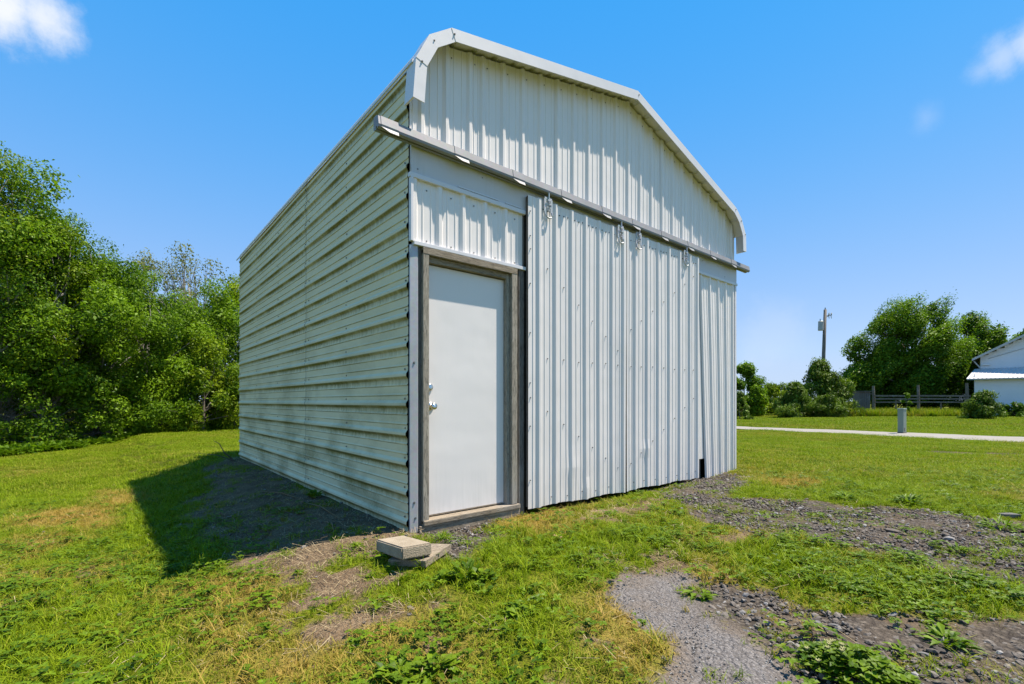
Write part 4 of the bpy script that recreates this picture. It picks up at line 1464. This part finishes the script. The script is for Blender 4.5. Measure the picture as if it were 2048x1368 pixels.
def build_pedestal():
    x, y, z = on_ground(1804, 869.5)
    D = (x - CAM.x) * FWD[0] + (y - CAM.y) * FWD[1]
    s = D / FPX
    root = empty('utility_pedestal', (x, y, z), RZ + rad(28))
    tag(root, 'grey-green metal utility pedestal standing beside the pale lane', 'pedestal')
    g = m_painted('pedestal_green', (0.21, 0.255, 0.21), 0.5, dirt=(0.12, 0.11, 0.08), amount=0.3)
    H = 53 * s
    w = 12.5 * s / 2
    MB().box(-w, w, -w * 0.8, w * 0.8, -0.1, H - 0.05, 0.02).build('body', g, root)
    MB().box(-w - 0.012, w + 0.012, -w * 0.8 - 0.012, w * 0.8 + 0.012, H - 0.06, H, 0.02).build('cap', g, root)
    MB().box(-w * 0.55, -w * 0.05, -w * 0.8 - 0.006, -w * 0.8 - 0.0005, 0.14, 0.26, 0).build('plate', WOODD, root)
    MB().box(-w - 0.005, w + 0.005, -w * 0.8 - 0.005, w * 0.8 + 0.005, -0.1, 0.10, 0.01).build('base', WOODD, root)


build_pedestal()


# ------------------------------------------------------------------ scatter: grass, stones, straw
def proto_collection(name, meshes):
    c = bpy.data.collections.new(name)
    for i, m in enumerate(meshes):
        o = bpy.data.objects.new('%s_%02d' % (name, i), m)
        c.objects.link(o)
    return c


def scatter(name, label, pts, rot, scale, idx, col, dry=None, cat=None):
    """one object whose copies of small meshes sit at the given points"""
    m = bpy.data.meshes.new(name)
    n = len(pts)
    m.vertices.add(n)
    m.vertices.foreach_set('co', np.asarray(pts, np.float32).ravel())
    for k, v, t in (('rotv', rot, 'FLOAT_VECTOR'), ('sc', scale, 'FLOAT'), ('idx', idx, 'INT'), ('dry', dry if dry is not None else np.zeros(n), 'FLOAT')):
        a = m.attributes.new(k, t, 'POINT')
        if t == 'FLOAT_VECTOR':
            a.data.foreach_set('vector', np.asarray(v, np.float32).ravel())
        elif t == 'INT':
            a.data.foreach_set('value', np.asarray(v, np.int32))
        else:
            a.data.foreach_set('value', np.asarray(v, np.float32))
    o = bpy.data.objects.new(name, m)
    COL.objects.link(o)
    o['kind'] = 'stuff'
    o['label'] = label
    o['category'] = cat or name
    ng = bpy.data.node_groups.new(name + '_scatter', 'GeometryNodeTree')
    ng.interface.new_socket('Geometry', in_out='INPUT', socket_type='NodeSocketGeometry')
    ng.interface.new_socket('Geometry', in_out='OUTPUT', socket_type='NodeSocketGeometry')
    N, Lk = ng.nodes, ng.links
    gi, go = N.new('NodeGroupInput'), N.new('NodeGroupOutput')
    ci = N.new('GeometryNodeCollectionInfo')
    ci.inputs['Collection'].default_value = col
    ci.inputs['Separate Children'].default_value = True
    ci.inputs['Reset Children'].default_value = True
    ip = N.new('GeometryNodeInstanceOnPoints')
    ip.inputs['Pick Instance'].default_value = True
    Lk.new(gi.outputs[0], ip.inputs['Points'])
    Lk.new(ci.outputs[0], ip.inputs['Instance'])
    for nm, t, s in (('rotv', 'FLOAT_VECTOR', 'Rotation'), ('sc', 'FLOAT', 'Scale'), ('idx', 'INT', 'Instance Index')):
        na = N.new('GeometryNodeInputNamedAttribute')
        na.data_type = t
        na.inputs['Name'].default_value = nm
        Lk.new(na.outputs['Attribute'], ip.inputs[s])
    Lk.new(ip.outputs[0], go.inputs[0])
    md = o.modifiers.new('scatter', 'NODES')
    md.node_group = ng
    return o


GRASS = m_leaf('grass_blade', (0.045, 0.090, 0.002), (0.215, 0.285, 0.008), dry=(0.36, 0.25, 0.06), trans=0.3, rough=0.5)
STRAW = m_leaf('straw', (0.22, 0.16, 0.09), (0.46, 0.37, 0.22), trans=0.1, rough=0.8)


def blades(rng, n, spread, h, w, lean=0.5, segs=2):
    """a tuft of bent blades: list of quads (n*segs,4,3) and tints"""
    Q, T = [], []
    for _ in range(n):
        a, r = rng.uniform(0, 6.283), spread * math.sqrt(rng.uniform(0, 1))
        base = np.array([r * math.cos(a), r * math.sin(a), -0.006])
        az = rng.uniform(0, 6.283)
        d = np.array([math.cos(az), math.sin(az), 0])
        s = np.array([-math.sin(az), math.cos(az), 0])
        H = h * rng.uniform(0.55, 1.25)
        ln = lean * rng.uniform(0.3, 1.4)
        ww = w * rng.uniform(0.7, 1.3)
        tn = rng.uniform(0, 1)
        prev = base
        pw = ww
        for j in range(segs):
            t = (j + 1) / segs
            p = base + d * (ln * H * t ** 1.7) + np.array([0, 0, H * (t - 0.28 * ln * t * t)])
            nw = ww * (1 - t) ** 0.7 + 0.0004
            Q.append([prev - s * pw / 2, prev + s * pw / 2, p + s * nw / 2, p - s * nw / 2])
            T.append(tn)
            prev, pw = p, nw
    return np.array(Q), np.array(T)


def tuft_mesh(name, seed, n, spread, h, w, lean, segs=2, mats=None):
    q, t = blades(np.random.default_rng(seed), n, spread, h, w, lean, segs)
    return quads_mesh(name, q, t, mats or [GRASS])


def weed_leaf(rng, L_, W_, az, el, lobes=0, curl=0.5, base=(0, 0, 0.0), segs=5):
    """one broad leaf as a strip of quads"""
    d = np.array([math.cos(az), math.sin(az), 0])
    s = np.array([-math.sin(az), math.cos(az), 0])
    Q = []
    P = []
    for j in range(segs + 1):
        t = j / segs
        e = el - curl * t
        p = np.array(base) + d * (L_ * t * math.cos(el)) + np.array([0, 0, L_ * (math.sin(el) * t - curl * 0.5 * t * t)])
        wd = W_ * (math.sin(math.pi * min(1, 0.08 + 0.92 * t ** 0.8)) ** 0.8)
        if lobes:
            wd *= 1 - 0.45 * (j % 2)
        if j == segs:
            wd = 0.0008
        P.append((p, wd))
    for (p0, w0), (p1, w1) in zip(P, P[1:]):
        up = np.array([0, 0, 1.0])
        for sg in (1, -1):
            Q.append([p0, p0 + sg * s * w0 / 2 + up * w0 * 0.18, p1 + sg * s * w1 / 2 + up * w1 * 0.18, p1])
    return Q


def rosette(seed, n, L_, W_, el=(0.2, 0.9), lobes=0, stems=0):
    """low weed: many short leaves leaving a few short stems"""
    rng = np.random.default_rng(seed)
    Q, T = [], []
    for k in range(int(n * 2.2)):
        az = rng.uniform(0, 6.283)
        r = L_ * 0.42 * math.sqrt(rng.random())
        h = L_ * 0.38 * rng.random() * math.sin(el[1])
        q = weed_leaf(rng, L_ * rng.uniform(0.32, 0.80), W_ * rng.uniform(0.5, 0.95), az + rng.normal(0, 0.5), rng.uniform(*el), lobes, rng.uniform(0.3, 1.0),
                      (r * math.cos(az), r * math.sin(az), h), 4)
        Q += q
        T += [np.clip(rng.normal(0.5, 0.28), 0, 1)] * len(q)
    return np.array(Q), np.array(T)


def clover_mesh(name, seed):
    """creeping weed: little three-part leaves on short stalks"""
    rng = np.random.default_rng(seed)
    Q, T = [], []
    for _ in range(9):
        x, y = rng.normal(0, 0.035, 2)
        h = rng.uniform(0.02, 0.05)
        a0 = rng.uniform(0, 6.28)
        tn = np.clip(rng.normal(0.5, 0.25), 0, 1)
        for k in range(3):
            q = weed_leaf(rng, rng.uniform(0.016, 0.028), 0.018, a0 + k * 2.094, 0.25, 0, 0.4, (x, y, h), 2)
            Q += q
            T += [tn] * len(q)
    return quads_mesh(name, np.array(Q), np.array(T), [WEED])


def cam_pts(n_per_m2, d0, d1, rng, half=1.5):
    """random ground points in the view's wedge between two depths"""
    area = (d1 * d1 - d0 * d0) * half
    n = int(area * n_per_m2)
    d = np.sqrt(rng.uniform(d0 * d0, d1 * d1, n))
    s = rng.uniform(-half, half, n) * d
    x = CAM.x + d * FWD[0] + s * RGT[0]
    y = CAM.y + d * FWD[1] + s * RGT[1]
    return x, y


def not_shed(x, y, m=0.0):
    return ~((x > -m) & (x < W + m) & (y > -m) & (y < L + m))


def build_grass():
    rng = np.random.default_rng(5)
    short = [tuft_mesh('tuft', 200 + i, 18, 0.045, 0.026 + 0.006 * i, 0.0042, 1.2, 2) for i in range(5)]
    long_ = [tuft_mesh('tuft_long', 220 + i, 15, 0.03, 0.07 + 0.014 * i, 0.005, 0.9, 3) for i in range(3)]
    near = proto_collection('grass_tufts', short + long_)
    x, y = cam_pts(850, 0.3, 7.5, rng)
    g, fine, coarse, soil, dry = masks(x, y)
    lush = smooth(0.5, 0.7, vnoise(x, y, 1.1, 3, 91))
    # the strip between the wheel tracks is longer grass
    strip = np.max([poly_mask(x, y, px_poly(p), 0.25) for p in (
        [(1230, 1080), (1450, 1075), (1640, 1105), (1850, 1150), (2048, 1165), (2300, 1175), (2300, 1235), (2048, 1230), (1800, 1215), (1600, 1180), (1450, 1150), (1300, 1120)],
        [(420, 1050), (320, 960), (250, 1040), (330, 1130), (420, 1140)],
        [(1000, 1060), (1250, 1080), (1230, 1180), (1000, 1160)])], axis=0)
    keep = (rng.random(len(x)) < g ** 1.3 * (1 - 0.7 * ((y > -0.16) & (x > 0) & (x < 4.3)))) & not_shed(x, y, 0.05)
    x, y, dry, lush, strip, g = x[keep], y[keep], dry[keep], lush[keep], strip[keep], g[keep]
    n = len(x)
    lg = (rng.random(n) < 0.025 + 0.22 * strip + 0.05 * lush)
    idx = np.where(lg, rng.integers(5, 8, n), rng.integers(0, 5, n))
    z = height(x, y)
    rot = np.stack([rng.normal(0, 0.15, n), rng.normal(0, 0.15, n), rng.uniform(0, 6.283, n)], -1)
    sc = rng.uniform(0.7, 1.25, n) * (0.65 + 0.35 * g)
    scatter('grass', 'short mown lawn grass around the shed in the foreground', np.stack([x, y, z], -1), rot, sc, idx, near,
            np.clip(dry * 1.05 + rng.normal(0, 0.12, n) - 0.35 * strip, 0, 1), 'grass')
    # middle distance: wider tufts
    mid = proto_collection('lawn_patches', [tuft_mesh('patch', 240 + i, 70, 0.20, 0.055, 0.008, 0.8, 2) for i in range(4)])
    x, y = cam_pts(36, 7.2, 20, rng)
    g, fine, coarse, soil, dry = masks(x, y)
    keep = (rng.random(len(x)) < g) & not_shed(x, y, 0.15)
    a, b_ = on_ground(1475, 856), on_ground(2048, 880)
    dv = Vector((b_[0] - a[0], b_[1] - a[1])).normalized()
    dist = np.abs((x - a[0]) * -dv.y + (y - a[1]) * dv.x)
    keep &= dist > 1.0
    x, y, dry = x[keep], y[keep], dry[keep]
    n = len(x)
    rot = np.stack([np.zeros(n), np.zeros(n), rng.uniform(0, 6.283, n)], -1)
    scatter('grass', 'mown lawn grass farther off on both sides of the shed', np.stack([x, y, height(x, y)], -1), rot, rng.uniform(0.75, 1.25, n), rng.integers(0, 4, n), mid,
            np.clip(dry * 0.8 + 0.10 + rng.normal(0, 0.12, n), 0, 1), 'grass')
    far = proto_collection('far_patches', [tuft_mesh('far_patch', 260 + i, 90, 0.6, 0.08, 0.02, 0.7, 2) for i in range(3)])
    x, y = cam_pts(4.5, 19.5, 52, rng)
    dist = np.abs((x - a[0]) * -dv.y + (y - a[1]) * dv.x)
    keep = not_shed(x, y, 0.6) & (dist > 1.3)
    x, y = x[keep], y[keep]
    n = len(x)
    rot = np.stack([np.zeros(n), np.zeros(n), rng.uniform(0, 6.283, n)], -1)
    scatter('grass', 'lawn grass beyond the pale lane and before the tree belt', np.stack([x, y, height(x, y)], -1), rot, rng.uniform(0.7, 1.2, n), rng.integers(0, 3, n), far,
            np.clip(0.12 + 0.28 * smooth(0.45, 0.75, vnoise(x, y, 0.2, 4, 151)) + rng.normal(0, 0.12, n), 0, 1), 'grass')
    # creeping clover and small broad leaves among the grass
    clo = proto_collection('clover', [clover_mesh('clover', 300 + i) for i in range(4)] + [quads_mesh('small_weed', *rosette(310 + i, 7, 0.06, 0.022, (0.2, 0.8)), [WEED]) for i in range(3)])
    x, y = cam_pts(190, 0.3, 7, rng)
    g, fine, coarse, soil, dry = masks(x, y)
    pat = 0.25 + 0.75 * smooth(0.42, 0.66, vnoise(x, y, 1.6, 3, 123))
    keep = (rng.random(len(x)) < g * pat * (1.0 - 0.75 * smooth(3.5, 6.5, np.hypot(x - CAM.x, y - CAM.y)))) & not_shed(x, y, 0.03)
    x, y = x[keep], y[keep]
    n = len(x)
    rot = np.stack([rng.normal(0, 0.1, n), rng.normal(0, 0.1, n), rng.uniform(0, 6.283, n)], -1)
    scatter('clover', 'low clover and broad-leaved weeds mixed into the lawn', np.stack([x, y, height(x, y) + 0.004], -1), rot, rng.uniform(0.55, 1.15, n), np.where(rng.random(n) < 0.8, rng.integers(0, 4, n), rng.integers(4, 7, n)), clo, None, 'weeds')


build_grass()


def stone_mesh(name, seed, mats, flat=0.6):
    bm = bmesh.new()
    bmesh.ops.create_icosphere(bm, subdivisions=1, radius=0.5)
    r = random.Random(seed)
    s = Vector((r.uniform(0.8, 1.3), r.uniform(0.6, 1.0), flat * r.uniform(0.7, 1.2)))
    for v in bm.verts:
        k = r.uniform(0.72, 1.15)
        v.co = Vector((v.co.x * s.x, v.co.y * s.y, v.co.z * s.z)) * k
    m = bpy.data.meshes.new(name)
    bm.to_mesh(m)
    bm.free()
    for q in mats:
        m.materials.append(q)
    return m


def m_stone(name, a, b_):
    m, n, l, b = mat(name)
    r = n.new('ShaderNodeObjectInfo')
    c = nmix(n, l, r.outputs['Random'], a, b_)
    c = nmix(n, l, nrange(n, l, nnoise(n, l, 6, 4), 0.4, 0.7, 0, 0.4), c, [x * 0.5 for x in a])
    l.new(c, b.inputs['Base Color'])
    b.inputs['Roughness'].default_value = 0.9
    return m


def build_stones():
    rng = np.random.default_rng(9)
    dk = m_stone('dark_stone', (0.058, 0.047, 0.038), (0.185, 0.158, 0.13))
    lt = m_stone('light_stone', (0.11, 0.104, 0.098), (0.30, 0.285, 0.265))
    col = proto_collection('gravel_stones', [stone_mesh('stone_dark', i, [dk]) for i in range(6)] + [stone_mesh('stone_light', 20 + i, [lt]) for i in range(4)])
    x, y = cam_pts(2200, 1.3, 7.5, rng)
    g, fine, coarse, soil, dry = masks(x, y)
    p = np.clip(0.95 * coarse * (1 - fine) + 0.9 * fine + 0.03 * soil + 0.004, 0, 1) * (1 - 0.55 * smooth(0.4, 1.0, g))
    keep = (rng.random(len(x)) < p) & not_shed(x, y, 0.02)
    x, y, fine, coarse = x[keep], y[keep], fine[keep], coarse[keep]
    n = len(x)
    light = rng.random(n) < np.where(fine > 0.5, 0.75, 0.10)
    idx = np.where(light, rng.integers(6, 10, n), rng.integers(0, 6, n))
    size = np.where(fine > 0.5, rng.uniform(0.005, 0.011, n), 0.009 + 0.032 * rng.random(n) ** 5 + 0.007 * rng.random(n))
    rot = np.stack([rng.normal(0, 0.4, n), rng.normal(0, 0.4, n), rng.uniform(0, 6.283, n)], -1)
    scatter('gravel', 'loose dark and pale gravel of the wheel tracks', np.stack([x, y, height(x, y) + size * 0.12], -1), rot, size, idx, col, None, 'gravel')
    # single stones one can pick out
    picks = [('white rounded stone in the dark upper wheel track', 1855, 1112, 0.055, lt), ('long pale stone in the upper wheel track near the right edge', 1898, 1080, 0.085, lt),
             ('small pale chip of stone beside the grass strip', 1600, 1018, 0.06, lt), ('flat grey stone in the upper wheel track', 1590, 1055, 0.085, dk),
             ('blocky dark lump in the middle of the upper wheel track', 1785, 1065, 0.09, dk), ('dark lump among the gravel left of the white stone', 1690, 1092, 0.075, dk),
             ('pale flat stone half sunk in grass at the right edge', 2020, 1035, 0.14, lt), ('grey stone at the edge of the fine gravel', 1484, 1226, 0.045, lt),
             ('dark lump of gravel beside the leafy weed with cream flowers', 1590, 1278, 0.05, dk)]
    for i, (lb, px, py, s, mt) in enumerate(picks):
        X, Y, Z = on_ground(px, py)
        m = stone_mesh('stone', 50 + i, [mt], 0.55)
        o = new_obj('stone', m, None)
        o.location = (X, Y, Z + s * 0.10)
        o.scale = (s, s, s)
        o.rotation_euler = (0.1, 0.1, i * 1.3)
        tag(o, lb, 'stone', 'single stones in the gravel')
    # straw and dead stems on the bare soil
    st = []
    for i in range(5):
        r2 = np.random.default_rng(400 + i)
        Q, T = [], []
        for _ in range(5):
            a = r2.uniform(0, 6.283)
            l_ = r2.uniform(0.03, 0.10)
            d = np.array([math.cos(a), math.sin(a), r2.normal(0, 0.06)])
            s = np.array([-math.sin(a), math.cos(a), 0]) * 0.0011
            c = np.array([*r2.normal(0, 0.05, 2), 0.006 + 0.01 * r2.random()])
            b1 = c + d * l_ / 2 + np.array([0, 0, r2.uniform(0, 0.02)])
            Q += [[c - d * l_ / 2 - s, c - d * l_ / 2 + s, b1 + s, b1 - s]]
            T += [r2.uniform(0, 1)]
        st.append(quads_mesh('straw', np.array(Q), np.array(T), [STRAW]))
    col = proto_collection('straw_bits', st)
    x, y = cam_pts(240, 1.3, 8.5, rng)
    g, fine, coarse, soil, dry = masks(x, y)
    keep = (rng.random(len(x)) < np.clip(soil * 0.9 + 0.12 * dry + 0.02, 0, 1) * (1 - 0.9 * fine) * (1 - 0.9 * coarse)) & not_shed(x, y, 0.04)
    x, y = x[keep], y[keep]
    n = len(x)
    rot = np.stack([rng.normal(0, 0.08, n), rng.normal(0, 0.08, n), rng.uniform(0, 6.283, n)], -1)
    scatter('straw_litter', 'dead straw and stems lying on the bare soil', np.stack([x, y, height(x, y) + 0.004], -1), rot, rng.uniform(0.5, 1.15, n), rng.integers(0, 5, n), col, None, 'litter')


build_stones()


def build_weeds():
    """weeds large enough to point at"""
    G = 'single weeds in the lawn and gravel'
    cream = m_plain('clover_flower', (0.27, 0.26, 0.10), 0.8)
    def big(label, px, py, n, L_, W_, el, lobes, seed):
        x, y, z = on_ground(px, py)
        q, t = rosette(seed, n, L_, W_, el, lobes)
        o = new_obj('weed_plant', quads_mesh('weed_plant', q, t, [WEED]), None)
        o.location = (x, y, z)
        tag(o, label, 'weed', G)
        return o
    big('leafy green weed at the right of the lower gravel track', 1893, 1290, 26, 0.12, 0.035, (0.15, 0.9), 1, 1)
    big('jagged-leaved rosette at the top of the fine gravel patch', 1402, 1192, 14, 0.13, 0.04, (0.1, 0.55), 1, 2)
    big('dark upright weed in front of the wooden board', 935, 1160, 16, 0.15, 0.045, (0.5, 1.2), 1, 3)
    big('pale broad-leaved weed left of the upright dark weed', 893, 1160, 16, 0.09, 0.045, (0.2, 0.9), 0, 4)
    big('broad-leaved weed right of the upright dark weed', 968, 1158, 14, 0.10, 0.045, (0.2, 0.9), 0, 5)
    big('pale-leaved weed growing against the concrete block', 785, 1122, 7, 0.13, 0.045, (0.3, 0.9), 0, 6)
    big('grassy weed behind the concrete block, by the door sill', 882, 1085, 24, 0.14, 0.012, (0.4, 1.1), 0, 7)
    big('leafy weed beside the white rounded stone', 1815, 1125, 22, 0.12, 0.03, (0.15, 0.9), 1, 8)
    big('low leafy weed at the upper edge of the upper wheel track', 1690, 1000, 24, 0.16, 0.03, (0.15, 0.9), 1, 9)
    big('weed clump with long leaves on the far side of the upper track', 1820, 1010, 30, 0.20, 0.03, (0.2, 1.0), 0, 10)
    big('small weed alone in the middle of the upper wheel track', 1915, 1105, 18, 0.10, 0.025, (0.3, 1.0), 1, 11)
    big('weed at the far right end of the upper wheel track', 2000, 1060, 30, 0.18, 0.03, (0.2, 0.9), 1, 12)
    big('dark plantain in the lawn below the door', 1040, 1230, 12, 0.10, 0.05, (0.15, 0.6), 0, 13)
    big('broad-leaved plantain at the lower edge of the photo, left of centre', 880, 1345, 14, 0.11, 0.05, (0.2, 0.8), 0, 14)
    big('wide leafy weed patch at the lower edge, left of the plantain', 800, 1355, 22, 0.12, 0.045, (0.2, 0.8), 1, 15)
    big('dark green weed in the left lawn near the lower edge', 240, 1285, 18, 0.12, 0.03, (0.15, 0.7), 1, 16)
    big('leafy weed in the lawn left of the shadow', 200, 1090, 16, 0.14, 0.04, (0.15, 0.7), 1, 17)
    big('green weed against the foot of the side wall', 628, 995, 12, 0.12, 0.06, (0.3, 1.0), 0, 18)
    big('little weed at the foot of the sliding door', 1348, 968, 12, 0.12, 0.02, (0.7, 1.3), 0, 19)
    # the dense one with cream flowers
    x, y, z = on_ground(1712, 1352)
    root = empty('flowering_weed', (x, y, z))
    tag(root, 'dense green weed clump with cream clover flowers at the lower right', 'weed', G)
    rng = np.random.default_rng(77)
    Q, T = [], []
    for _ in range(330):
        a, r = rng.uniform(0, 6.283), 0.175 * math.sqrt(rng.random())
        h = 0.085 * (1 - (r / 0.185) ** 2) * rng.uniform(0.3, 1.0) + 0.012
        cx_, cy_ = 0.8 * r * math.cos(a), 1.0 * r * math.sin(a)
        a0 = rng.uniform(0, 6.28)
        tn = np.clip(rng.normal(0.45, 0.2), 0, 1)
        for k in range(3):
            q = weed_leaf(rng, rng.uniform(0.02, 0.036), 0.022, a0 + k * 2.094, rng.uniform(0.0, 0.7), 0, 0.4, (cx_, cy_, h), 2)
            Q += q
            T += [tn] * len(q)
    new_obj('leaves', quads_mesh('leaves', np.array(Q), np.array(T), [WEED]), None, root)
    for k in range(11):
        a, r = rng.uniform(0.9, 2.6), rng.uniform(0.03, 0.15)
        px_, py_ = r * math.cos(a) - 0.03, r * math.sin(a)
        h = 0.085 * (1 - (r / 0.2) ** 2) + 0.02
        mb = MB()
        for q in range(5):
            w = 2 * math.pi * q / 5
            mb.tube([(px_, py_, h), (px_ + 0.009 * math.cos(w), py_ + 0.009 * math.sin(w), h + 0.008)], [0.004, 0.0022], 4)
        mb.build('flower', cream, root)
    # twigs by the back corner and against the side wall
    tw = m_plain('twig_bark', (0.09, 0.075, 0.06), 0.9)
    def twig(label, pts, r):
        P = [Vector(p) for p in pts]
        o = MB().tube(P, [r * (1 - 0.75 * k / (len(P) - 1)) for k in range(len(P))], 6).build('twig', tw, None, True)
        tag(o, label, 'twig', 'twigs by the side wall')
    x, y = -0.12, 6.15
    z = gz(x, y)
    twig('dark bent twig sticking out at the back corner of the shed', [(x, y, z - 0.03), (x - 0.15, y + 0.0, z + 0.12), (x - 0.22, y + 0.05, z + 0.28), (x - 0.30, y + 0.1, z + 0.33)], 0.012)
    twig('thin twig lying out from the back corner over the lawn', [(x - 0.05, y - 0.4, z + 0.0), (x - 0.3, y - 0.35, z + 0.12), (x - 0.55, y - 0.3, z + 0.16)], 0.010)
    for i, (lb, pa, pb) in enumerate((('long dry stem lying in the shade below the seam of the side wall', (600, 1005), (680, 1040)), ('curved dry stem nearest the back of the shaded strip', (520, 985), (600, 1000)),
                                      ('short dry stem lying near the front end of the shaded strip', (650, 1045), (668, 1070)))):
        a, b_ = Vector(on_ground(*pa)), Vector(on_ground(*pb))
        m = (a + b_) / 2 + Vector((0.03, 0.02, 0.03))
        o = MB().tube([a + Vector((0, 0, 0.01)), m, b_ + Vector((0, 0, 0.012))], [0.005, 0.005, 0.003], 5).build('dry_stem', STRAW, None, True)
        tag(o, lb, 'stem', 'dry stems in the shaded strip')
    x, y, z = on_ground(1113, 1078)
    M = Matrix.Translation((x, y, z + 0.02)) @ Matrix.Rotation(rad(70), 4, 'Z') @ Matrix.Rotation(0.15, 4, 'Y')
    chip = m_wood('fresh_chip', (0.40, 0.25, 0.10), (0.60, 0.42, 0.20), stretch=(1, 12, 12))
    tag(MB().box(-0.075, 0.075, -0.016, 0.014, -0.006, 0.006, 0.003, M).build('wood_chip', chip), 'yellow splinter of wood lying in the grass before the doors', 'wood chip')


build_weeds()


def build_cover():
    """leafy ground cover at the foot of the tree belt and rank weeds along the fence"""
    rng = np.random.default_rng(31)
    col = proto_collection('cover_sprays', [quads_mesh('cover_spray', *rosette(500 + i, 16, 0.22, 0.09, (0.2, 1.3)), [m]) for i, m in enumerate((WEED, LEAF_G, LEAF_D))])
    xs, ys = [], []
    for _ in range(2600):
        t = rng.random()
        px = -120 + 600 * t
        D = 14.6 + 8.0 * (px / 470 if px > 0 else 0) + abs(rng.normal(0, 0.9)) - (0.9 if -60 < px < 165 else 0.1)
        X, Y, _z = at_depth(px, D)
        xs.append(X)
        ys.append(Y)
    x, y = np.array(xs), np.array(ys)
    n = len(x)
    rot = np.stack([rng.normal(0, 0.2, n), rng.normal(0, 0.2, n), rng.uniform(0, 6.283, n)], -1)
    scatter('undergrowth', 'leafy undergrowth along the foot of the tree belt', np.stack([x, y, height(x, y)], -1), rot, rng.uniform(0.6, 1.6, n), rng.integers(0, 3, n), col, None, 'undergrowth')
    rank = proto_collection('rank_tufts', [tuft_mesh('rank', 520 + i, 40, 0.25, 0.55, 0.03, 0.5, 3) for i in range(3)])
    xs, ys = [], []
    for _ in range(1300):
        X, Y, _z = at_depth(rng.uniform(1690, 1960), rng.uniform(37.5, 44))
        xs.append(X)
        ys.append(Y)
    x, y = np.array(xs), np.array(ys)
    n = len(x)
    rot = np.stack([rng.normal(0, 0.1, n), rng.normal(0, 0.1, n), rng.uniform(0, 6.283, n)], -1)
    scatter('tall_grass', 'rank uncut grass along the rail fence', np.stack([x, y, height(x, y)], -1), rot, rng.uniform(0.5, 1.3, n), rng.integers(0, 3, n), rank,
            np.clip(rng.normal(0.2, 0.2, n), 0, 1), 'grass')


build_cover()
